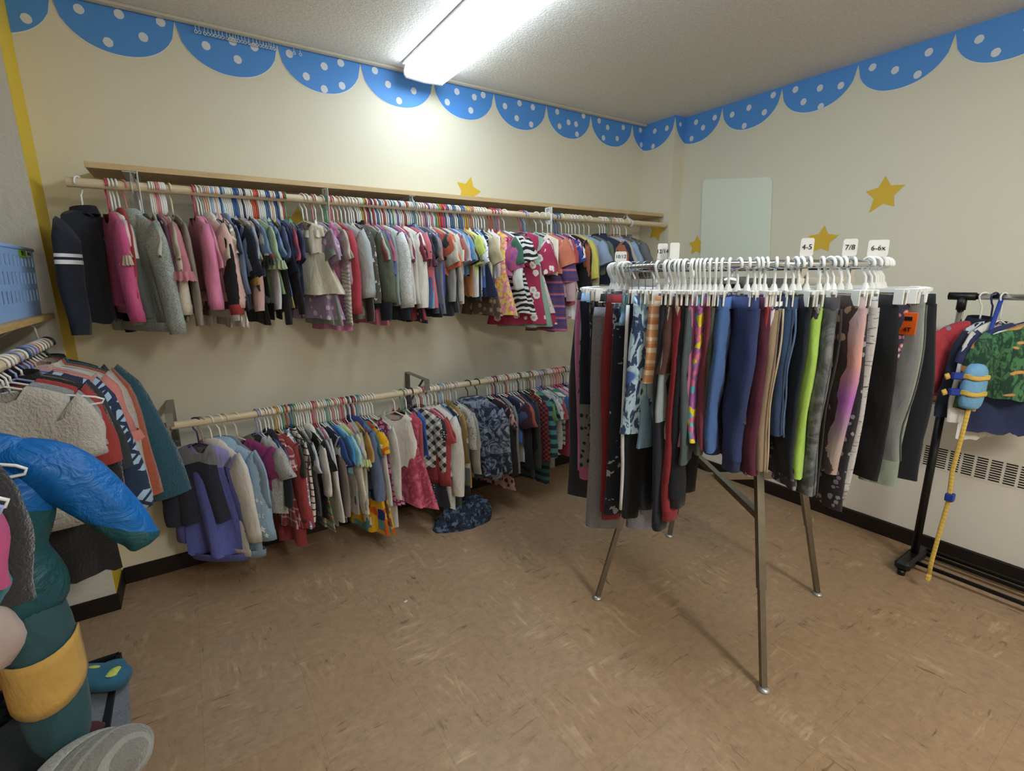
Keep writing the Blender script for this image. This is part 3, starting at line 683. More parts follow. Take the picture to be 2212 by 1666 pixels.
(-1.814, 'p', '9f9c92', 'long', 0.345, 11.6, 0.256, 0.014, 'smoke grey tee', {}),
(-1.803, 'w', '51504a', 'tee', 0.251, 12.0, 0.237, 0.014, 'graphite tee with white print', {}),
(-1.796, 'l', '23272c', 'long', 0.393, 12.0, 0.26, 0.014, 'black and grey striped top', {'pat': 'vstripe', 'c2': '4a5058'}),
(-1.783, 'a', 'd0c4ba', 'long', 0.346, 12.0, 0.258, 0.014, 'beige raglan top', {'scol': 'c9b8ab'}),
(-1.772, 'o', 'c9cbb4', 'tee', 0.24, 11.9, 0.254, 0.014, 'pale lichen tee', {}),
(-1.762, 'r', 'b0a79a', 'long', 0.322, 10.0, 0.253, 0.014, 'oat long-sleeved top', {}),
(-1.754, 'k', 'b53a3a', 'tee', 0.24, 6.6, 0.262, 0.014, 'cherry red tee', {}),
(-1.743, 'k', '2f6fb8', 'tee', 0.252, 12.0, 0.262, 0.014, 'azure tee', {}),
(-1.732, 'b', 'b9a6a0', 'tee', 0.24, 7.5, 0.261, 0.014, 'dusty beige tee', {}),
(-1.724, 'w', 'a9b7c9', 'tee', 0.24, 10.1, 0.253, 0.014, 'frost blue tee', {}),
(-1.714, 'w', '2a7fc4', 'tee', 0.24, 14.0, 0.239, 0.014, 'bright blue tee', {}),
(-1.703, 'b', '8b8f93', 'tee', 0.24, 12.0, 0.246, 0.014, 'mid grey tee', {}),
(-1.692, 'b', '18212e', 'tee', 0.24, 12.0, 0.239, 0.014, 'ink navy tee', {}),
(-1.678, 'w', '2f9ab0', 'tee', 0.24, 6.2, 0.239, 0.014, 'turquoise tee', {}),
(-1.667, 'w', 'd1822c', 'tank', 0.349, 10.3, 0.24, 0.014, 'orange tank top', {}),
(-1.654, 'b', 'c8d244', 'tee', 0.24, 18.0, 0.246, 0.014, 'lime yellow tee', {}),
(-1.64, 'b', 'e0e0da', 'tank', 0.35, 12.1, 0.246, 0.014, 'white ribbed tank top', {}),
(-1.629, 's', '7aa24a', 'tee', 0.24, 8.6, 0.238, 0.014, 'leaf green tee', {}),
(-1.618, 'y', '3a3c40', 'tank', 0.375, 6.6, 0.263, 0.014, 'anthracite tank top', {}),
(-1.604, 'y', 'd9dde0', 'tee', 0.35, 4.6, 0.255, 0.014, 'white and black patterned tee', {'pat': 'speck', 'c2': '26262a', 'sc': 0.5}),
(-1.592, 'q', '4f7fcf', 'tank', 0.302, 8.0, 0.244, 0.014, 'medium blue vest top', {}),
(-1.581, 'o', 'b9c4a0', 'tank', 0.24, 3.2, 0.236, 0.014, 'pale olive tank top', {}),
(-1.567, 'w', '1f2c52', 'pina', 0.352, 10.0, 0.26, 0.014, 'navy pinafore dress', {}),
(-1.552, 'w', 'c7b58a', 'tee', 0.303, 10.2, 0.259, 0.014, 'wheat tee', {}),
(-1.538, 'w', '5c4433', 'pina', 0.458, 11.6, 0.24, 0.014, 'brown floral sundress', {'pat': 'floral', 'c2': 'a8886a'}),
(-1.518, 'w', 'c9d6dd', 'tank', 0.254, 8.3, 0.25, 0.017, 'pale aqua tank top', {}),
(-1.5, 'w', 'e2cfd0', 'tank', 0.254, 8.2, 0.263, 0.017, 'pearl pink tank top', {}),
(-1.465, 'r', 'e2c766', 'pina', 0.462, 28.0, 0.24, 0.035, 'pastel paisley sundress', {'pat': 'garden', 'c2': 'd98fb4', 'c3': 'e79a4a', 'sc': 1.8}),
(-1.447, 'r', 'c24a80', 'tee', 0.24, 24.0, 0.255, 0.017, 'magenta marbled tee', {'pat': 'tiedye', 'c2': '7a4a9a', 'sl': 0.13}),
(-1.423, 'v', '2e6a4e', 'tee', 0.24, 13.8, 0.257, 0.017, 'bottle green tee', {}),
(-1.404, 'p', 'dfe0da', 'long', 0.255, 14.0, 0.26, 0.017, 'white cuffed top', {}),
(-1.371, 'w', '191a1c', 'dress', 0.457, 38.0, 0.26, 0.05, 'black and white zebra dress', {'pat': 'zebra', 'c2': 'd8d8d4'}),
(-1.26, 'k', 'b01450', 'dress', 0.528, 52.0, 0.3, 0.06, 'crimson dress with white leaf print', {'pat': 'floral', 'c2': 'e6ddd2', 'c3': 'b8b0a6', 'sc': 0.62, 'sl': 0.15}),
(-1.244, 'b', 'dcc8c6', 'dress', 0.462, 45.1, 0.256, 0.015, 'white floral slip dress', {'pat': 'speck', 'c2': 'b06a7a'}),
(-1.228, 'l', '8fb49c', 'pina', 0.544, 38.2, 0.242, 0.04, 'long sage green dress', {}),
(-1.148, 'w', 'e6dfc8', 'tank', 0.24, 40.0, 0.27, 0.05, 'cream smocked blouse', {'bodfrill': 2}),
(-1.101, 'w', 'd9744c', 'tee', 0.24, 34.0, 0.26, 0.045, 'orange crinkled top', {}),
(-1.063, 'w', '6a4a6a', 'dress', 0.581, 30.0, 0.25, 0.04, 'mauve and navy striped dress', {'pat': 'tri', 'c2': '4a4a86', 'c3': 'c06a7a', 'sl': 0.2, 'fl': 0.9}),
(-1.039, 'w', 'c8a0a6', 'long', 0.368, 19.6, 0.244, 0.023, 'pink ribbed top', {}),
(-1.007, 'b', 'b0363a', 'tee', 0.24, 14.0, 0.235, 0.02, 'red patterned tee', {}),
(-0.986, 'b', '2b3f9a', 'tee', 0.24, 20.0, 0.251, 0.02, 'ultramarine flowered tee', {'pat': 'floral', 'c2': '12162a'}),
(-0.957, 'w', 'e4e0d6', 'dress', 0.507, 9.2, 0.253, 0.027, 'white dress with large coloured dots', {'pat': 'garden', 'c2': '4aa6c0', 'c3': 'e06a5a', 'sc': 0.9}),
(-0.924, 'c', '17191c', 'long', 0.371, 24.0, 0.264, 0.024, 'black long-sleeved top with red cuffs', {'cuff': 'c23a3a', 'sl': 0.3}),
(-0.899, 'w', 'a8552c', 'long', 0.259, 14.0, 0.24, 0.024, 'rust orange top', {}),
(-0.873, 'w', 'c9c32f', 'tee', 0.24, 14.0, 0.264, 0.025, 'acid yellow tee', {'sl': 0.19}),
(-0.847, 'w', 'b5a888', 'long', 0.344, 14.0, 0.263, 0.025, 'khaki beige top', {}),
(-0.813, 'w', '8aa2bf', 'tee', 0.24, 24.0, 0.28, 0.03, 'powder blue tee', {}),
(-0.774, 'c', '33363c', 'tank', 0.26, 7.8, 0.243, 0.03, 'dark grey vest top', {}),
(-0.732, 'w', '5a6a5a', 'tee', 0.24, 14.0, 0.263, 0.03, 'muted green tee', {}),
(-0.641, 'w', '25304f', 'tee', 0.306, 34.0, 0.29, 0.023, 'navy polo with striped cuffs', {'cuff': 'b9b0a8', 'collar': '25304f', 'sl': 0.14}),
(-0.616, 'w', 'b06032', 'tee', 0.24, 23.7, 0.242, 0.019, 'burnt orange tee', {}),
(-0.596, 'w', 'a8a698', 'long', 0.262, 24.0, 0.28, 0.019, 'stone grey tee', {}),
(-0.567, 'g', 'b9b4ae', 'tee', 0.24, 20.0, 0.259, 0.024, 'soft grey tee', {}),
(-0.542, 'p', '8fb0d8', 'tee', 0.24, 30.0, 0.27, 0.024, 'baby blue tee', {}),
(-0.513, 'w', '7a7472', 'shirt', 0.24, 26.0, 0.243, 0.028, 'grey plaid shirt', {'pat': 'plaid', 'c2': 'b06a5a'}),
(-0.483, 'w', '5a5c60', 'tee', 0.24, 24.0, 0.24, 0.024, 'iron grey tee', {}),
(-0.458, 'w', '6c6f78', 'tee', 0.24, 30.0, 0.28, 0.024, 'cloudy grey tee', {}),
(-0.397, 'w', '4a4846', 'shirt', 0.24, 30.0, 0.239, 0.03, 'dark checked shirt', {'pat': 'plaid', 'c2': '8a8078'})
]
LOWER = [
(-2.96, 'n', '272b3c', 'long', 0.356, 60.0, 0.27, 0.05, 'navy sweater with grey yoke', {'pat': 'yoke', 'c2': '77777a', 'sl': 0.3}),
(-2.943, 'q', '8d88c4', 'sweat', 0.526, 52.8, 0.27, 0.06, 'lilac sweatshirt with blue panel', {'pat': 'block', 'c2': '5a62b8', 'a': -0.2}),
(-2.91, 'w', 'd8d2c6', 'hood', 0.508, 39.0, 0.257, 0.03, 'white hooded sweatshirt', {}),
(-2.877, 'w', '8fb2cc', 'hood', 0.526, 48.0, 0.29, 0.06, 'light blue hoodie with white stars', {'stars': 1}),
(-2.854, 'c', '6f8392', 'hood', 0.24, 38.3, 0.257, 0.022, 'grey blue hooded top', {}),
(-2.813, 'c', '8e1e66', 'tee', 0.24, 50.0, 0.28, 0.03, 'magenta tee on a cream hanger', {}),
(-2.728, 'u', '8a8a88', 'tee', 0.365, 26.0, 0.27, 0.04, 'grey marl tee', {'pat': 'heather'}),
(-2.715, 'w', 'b5b3ae', 'tank', 0.24, 20.4, 0.24, 0.014, 'light grey vest', {}),
(-2.694, 'w', '27407a', 'tee', 0.24, 20.0, 0.25, 0.014, 'indigo denim tee', {'pat': 'denim', 'c2': '4a62a0'}),
(-2.681, 'w', '1f2630', 'hood', 0.24, 14.3, 0.24, 0.014, 'dark navy ruffled hoodie', {}),
(-2.665, 'w', '8a2a34', 'dress', 0.437, 16.0, 0.243, 0.04, 'red plaid dress', {'pat': 'plaid', 'c2': 'd8b8b4'}),
(-2.649, 'y', 'a12c30', 'long', 0.546, 24.0, 0.28, 0.05, 'red long-sleeved top', {}),
(-2.638, 'w', '5a1c20', 'long', 0.362, 19.0, 0.245, 0.014, 'dark maroon top', {}),
(-2.628, 'w', 'e3dfd6', 'tank', 0.314, 14.8, 0.248, 0.014, 'white vest with trim', {}),
(-2.618, 'g', '7d9cc8', 'shirt', 0.435, 14.0, 0.261, 0.014, 'blue and white checked shirt', {'pat': 'window', 'c2': 'e8ecf0'}),
(-2.604, 'r', '2f3a30', 'tee', 0.246, 8.1, 0.264, 0.014, 'forest green tee', {}),
(-2.586, 'b', 'd9cfc0', 'shirt', 0.459, 14.0, 0.24, 0.014, 'cream windowpane check shirt', {'pat': 'window', 'c2': '3a3040', 'sc': 0.9}),
(-2.574, 'g', '17191c', 'long', 0.376, 14.0, 0.26, 0.014, 'black top with white hem', {'band': 'd8d4cc'}),
(-2.561, 'w', '8c8674', 'tee', 0.24, 14.0, 0.252, 0.014, 'khaki grey tee', {}),
(-2.551, 'w', 'c2cbd3', 'tee', 0.24, 9.7, 0.257, 0.014, 'pale blue hemmed tee', {}),
(-2.541, 'w', '41454a', 'long', 0.367, 5.3, 0.26, 0.014, 'gunmetal long-sleeved top', {}),
(-2.529, 'w', '101214', 'tee', 0.441, 18.0, 0.28, 0.014, 'plain black tee', {}),
(-2.516, 'w', 'e6e2da', 'hood', 0.24, 12.7, 0.263, 0.014, 'white ruched hooded top', {}),
(-2.508, 'w', 'b5a890', 'dress', 0.491, 12.0, 0.26, 0.014, 'multicoloured striped dress', {'pat': 'tri', 'c2': '4a8f6a', 'c3': 'c2603a'}),
(-2.497, 'w', '2f3f36', 'long', 0.24, 10.5, 0.253, 0.014, 'dark green knit top', {}),
(-2.487, 'k', 'a8adb2', 'tee', 0.24, 10.0, 0.254, 0.014, 'cloud grey tee', {}),
(-2.476, 'p', 'b06a8a', 'tank', 0.24, 11.2, 0.244, 0.014, 'orchid tank top', {}),
(-2.466, 'w', 'd9d6cf', 'long', 0.497, 8.8, 0.262, 0.014, 'white leggings set top', {}),
(-2.453, 'w', '1b2442', 'tee', 0.24, 22.0, 0.28, 0.014, 'navy blue tee', {}),
(-2.44, 'w', 'e0ddd4', 'tee', 0.24, 16.5, 0.243, 0.014, 'white scalloped tee', {}),
(-2.431, 'w', '8a7a74', 'long', 0.491, 12.8, 0.255, 0.014, 'mushroom long-sleeved top', {}),
(-2.425, 't', '1c4aa0', 'tee', 0.435, 10.0, 0.262, 0.014, 'blue tee with white hem lines', {'band': 'dfe3ea'}),
(-2.414, 'm', '2a86c8', 'tee', 0.24, 18.0, 0.27, 0.014, 'vivid blue tee', {}),
(-2.403, 'w', '8fcfd4', 'tee', 0.24, 20.0, 0.28, 0.014, 'aqua tee', {}),
(-2.392, 'p', 'c3cf7a', 'ruffle', 0.24, 26.0, 0.3, 0.014, 'yellow green ruffled top', {}),
(-2.381, 'w', 'bfc9ae', 'ruffle', 0.24, 21.3, 0.256, 0.014, 'pale mint blouse', {}),
(-2.37, 'w', 'ddd8c8', 'long', 0.467, 16.6, 0.251, 0.014, 'ivory leggings top', {}),
(-2.359, 'p', '6a7a8a', 'tee', 0.411, 11.9, 0.246, 0.014, 'slate romper tee', {}),
(-2.347, 'k', 'd5703c', 'tank', 0.24, 7.1, 0.256, 0.014, 'orange vest', {}),
(-2.334, 'w', 'b7a6c0', 'tee', 0.24, 7.5, 0.251, 0.014, 'lavender tee', {}),
(-2.322, 'n', 'b5b19a', 'long', 0.368, 8.0, 0.242, 0.014, 'light khaki top', {}),
(-2.311, 'w', '9aa88c', 'long', 0.47, 4.8, 0.237, 0.014, 'pale sage leggings top', {}),
(-2.302, 'n', 'c08a2f', 'tee', 0.24, 10.0, 0.262, 0.014, 'ochre sleeved tee', {}),
(-2.295, 'r', '2c3f86', 'hood', 0.24, 20.0, 0.239, 0.014, 'blue hooded vest', {}),
(-2.286, 'w', '5f6f98', 'long', 0.354, 18.0, 0.27, 0.04, 'dusty blue long-sleeved top', {}),
(-2.277, 't', '7c5a86', 'tee', 0.24, 14.1, 0.235, 0.014, 'violet patterned tee', {}),
(-2.265, 'l', '3a6a70', 'tee', 0.24, 10.6, 0.254, 0.014, 'deep teal tee', {}),
(-2.253, 'w', 'd8a81f', 'dress', 0.606, 22.0, 0.26, 0.05, 'geometric print dress in yellow, orange and blue', {'pat': 'multi'}),
(-2.239, 'w', 'd3cdbf', 'long', 0.584, 16.0, 0.236, 0.014, 'long white top', {}),
(-2.225, 'w', '7a5a3a', 'dress', 0.551, 10.0, 0.239, 0.014, 'brown patterned dress', {'pat': 'floral', 'c2': 'c9a04a'}),
(-2.211, 'w', 'c26488', 'pina', 0.457, 30.0, 0.27, 0.045, 'pink scale-print dress', {'pat': 'scales', 'c2': '5a1a3a'}),
(-2.196, 'w', 'cfcabf', 'long', 0.599, 23.9, 0.259, 0.014, 'pale cream trousers top', {}),
(-2.078, 'w', 'dcd8c8', 'tank', 0.3, 42.0, 0.24, 0.05, 'white lace sleeveless top', {}),
(-2.037, 'g', 'b0284c', 'pina', 0.511, 24.7, 0.27, 0.06, 'crimson marbled sundress', {'pat': 'tiedye', 'c2': 'd8607a', 'fl': 1.5}),
(-2.014, 'w', 'b8484e', 'tank', 0.24, 14.9, 0.264, 0.022, 'brick red vest', {}),
(-1.983, 'n', '2a63c0', 'tank', 0.24, 9.8, 0.261, 0.03, 'bright blue vest', {}),
(-1.951, 'w', '24262a', 'shirt', 0.33, 36.0, 0.27, 0.05, 'black and white buffalo check shirt', {'pat': 'check', 'c2': 'c9c6bc'}),
(-1.941, 'w', 'a83232', 'sweat', 0.392, 31.5, 0.256, 0.014, 'red sweatshirt under check shirt', {}),
(-1.93, 'r', '23232e', 'dress', 0.557, 27.0, 0.24, 0.014, 'black dotted dress', {'pat': 'dots', 'c2': 'c0c0c8', 'sc': 1.5}),
(-1.914, 'w', 'b63438', 'tee', 0.24, 24.0, 0.27, 0.014, 'red tee', {}),
(-1.903, 'w', 'd48ab4', 'tee', 0.24, 26.0, 0.243, 0.014, 'orchid pink tee', {}),
(-1.884, 'w', '962a2c', 'tee', 0.24, 17.9, 0.247, 0.018, 'deep red tee', {}),
(-1.862, 'w', 'd9d5c8', 'jacket', 0.576, 26.0, 0.28, 0.06, 'cream zip jacket', {}),
(-1.84, 'w', 'c2bdae', 'long', 0.531, 16.6, 0.254, 0.019, 'cream long-sleeved top', {}),
(-1.82, 'l', '6c86ae', 'long', 0.337, 10.0, 0.25, 0.014, 'cornflower long-sleeved top', {}),
(-1.809, 'l', '252b3e', 'long', 0.412, 20.0, 0.243, 0.035, 'navy long-sleeved top', {}),
(-1.798, 'w', '5a6068', 'sweat', 0.57, 15.2, 0.262, 0.014, 'grey, white and olive colour-block sweatshirt', {'pat': 'blocks', 'c2': 'b9b5a8', 'c3': '5f6440', 'band': '252b3e'}),
(-1.786, 's', 'd7b0a8', 'long', 0.262, 10.4, 0.258, 0.014, 'pale pink sleeved top', {}),
(-1.769, 'h', '8f6f2a', 'hood', 0.24, 3.8, 0.265, 0.016, 'mustard brown hooded top', {}),
(-1.752, 'w', 'c8922c', 'long', 0.475, 4.5, 0.238, 0.016, 'golden yellow long top', {}),
(-1.735, 's', 'c2c1b8', 'romper', 0.24, 24.0, 0.27, 0.05, 'white romper with tiny print', {'pat': 'speck', 'c2': '5a5a5a', 'sl': 0.18}),
(-1.714, 'w', 'a9a49a', 'long', 0.336, 15.4, 0.262, 0.019, 'light stone top', {}),
(-1.64, 'd', '1b2740', 'hood', 0.424, 34.0, 0.3, 0.08, 'navy tie-dye hoodie', {'pat': 'tiedye', 'c2': '8a98ae'}),
(-1.58, 'd', '27344e', 'hood', 0.377, 30.0, 0.3, 0.06, 'navy tie-dye sweatshirt with hood', {'pat': 'tiedye', 'c2': 'a3adbd'}),
(-1.511, 'w', '221f22', 'long', 0.49, 26.0, 0.3, 0.05, 'charcoal long-sleeved top', {}),
(-1.492, 'w', 'b9857f', 'dress', 0.549, 17.9, 0.26, 0.018, 'pink dress with dark flowers', {'pat': 'floral', 'c2': '4a2226'}),
(-1.473, 'k', 'c79a94', 'tee', 0.446, 9.8, 0.264, 0.018, 'pink tee with dark leaf print', {'pat': 'leaf', 'c2': '3c1d22'}),
(-1.454, 'n', '2e3136', 'tee', 0.419, 5.7, 0.252, 0.018, 'dark flannel tee', {}),
(-1.434, 'w', '8b8f8a', 'long', 0.485, 8.9, 0.262, 0.018, 'grey cuffed top', {}),
(-1.415, 'w', '1b2544', 'tee', 0.283, 34.0, 0.28, 0.019, 'navy tee with blue and lime stripes', {'pat': 'block', 'c2': '3a6ab0', 'a': -0.2, 'cuff': 'a8c84a'}),
(-1.395, 'w', '3c5a8c', 'tee', 0.24, 25.6, 0.257, 0.016, 'mid blue tee', {}),
(-1.378, 'r', '4a2030', 'tee', 0.295, 18.6, 0.258, 0.016, 'bordeaux tee', {}),
(-1.362, 'w', 'b9b7a4', 'tee', 0.419, 20.0, 0.241, 0.016, 'pale khaki tee', {}),
(-1.342, 'w', '1f2228', 'long', 0.448, 11.5, 0.245, 0.019, 'black jersey top', {}),
(-1.322, 'w', 'c65a28', 'tee', 0.24, 6.0, 0.264, 0.016, 'pumpkin orange tee', {}),
(-1.305, 'w', '20386a', 'tee', 0.275, 8.5, 0.246, 0.016, 'navy cotton tee', {}),
(-1.287, 'd', '1c1e26', 'long', 0.492, 11.9, 0.24, 0.016, 'dark ink long-sleeved top', {}),
(-1.267, 'w', '3f423e', 'long', 0.523, 4.9, 0.264, 0.02, 'washed black top', {}),
(-1.243, 'w', '9a1f2c', 'long', 0.441, 22.0, 0.26, 0.023, 'red and black plaid shirt', {'pat': 'check', 'c2': '141416', 'sc': 2.0}),
(-1.218, 'g', 'd8c23c', 'tank', 0.24, 11.8, 0.237, 0.017, 'canary yellow vest', {}),
(-1.201, 'r', '1f3350', 'long', 0.391, 26.0, 0.28, 0.04, 'teal and navy rugby stripe top', {'pat': 'stripe', 'c2': '3f8f88', 'sc': 0.42}),
(-1.183, 'w', '2a6a62', 'tee', 0.597, 18.5, 0.26, 0.017, 'teal striped tee', {'pat': 'stripe', 'c2': '1a2434', 'sc': 0.5}),
(-1.165, 'w', '6a9a4a', 'tee', 0.334, 10.9, 0.241, 0.017, 'grass green tee', {}),
(-1.147, 'u', '97978e', 'long', 0.5, 22.0, 0.27, 0.017, 'light charcoal marl top', {'pat': 'heather', 'sl': 0.3}),
(-1.125, 'u', 'cfd3cc', 'tee', 0.312, 12.8, 0.251, 0.017, 'white pink-print tee', {'pat': 'floral', 'c2': 'c87a80'}),
(-1.107, 'v', '8fc3c6', 'tee', 0.318, 16.0, 0.257, 0.017, 'pale turquoise tee', {}),
(-1.089, 'q', 'b0434a', 'tee', 0.257, 10.5, 0.258, 0.017, 'faded red tee', {}),
(-1.07, 'w', 'd8dcd2', 'tee', 0.362, 26.0, 0.27, 0.017, 'white tee with green stripes', {'pat': 'tri', 'c2': '2f8f6a', 'c3': 'c8d8ca'}),
(-1.052, 'w', '8f6a70', 'tank', 0.361, 18.1, 0.242, 0.018, 'old rose tank top', {}),
(-1.033, 'p', '3f6fb0', 'tee', 0.298, 10.2, 0.241, 0.018, 'denim blue cotton tee', {}),
(-1.011, 'p', 'd2a6b0', 'tee', 0.261, 20.0, 0.245, 0.018, 'baby pink tee', {}),
(-0.992, 'k', 'b42f52', 'tee', 0.449, 12.0, 0.256, 0.018, 'raspberry red tee', {}),
(-0.973, 'p', 'cfcfc9', 'ruffle', 0.254, 24.0, 0.241, 0.018, 'white ruffled blouse', {}),
(-0.954, 'p', '7a3f94', 'tee', 0.284, 15.9, 0.264, 0.018, 'purple tee', {}),
(-0.934, 'n', 'c03a3f', 'tee', 0.379, 7.7, 0.236, 0.018, 'post-box red tee', {}),
(-0.915, 's', '2d4ea0', 'tee', 0.261, 18.0, 0.26, 0.018, 'bold blue tee', {}),
(-0.895, 'w', '9a62a8', 'tee', 0.292, 9.7, 0.263, 0.019, 'amethyst tee', {}),
(-0.868, 'w', '20222a', 'tee', 0.24, 7.5, 0.236, 0.026, 'black cotton tee', {})
]
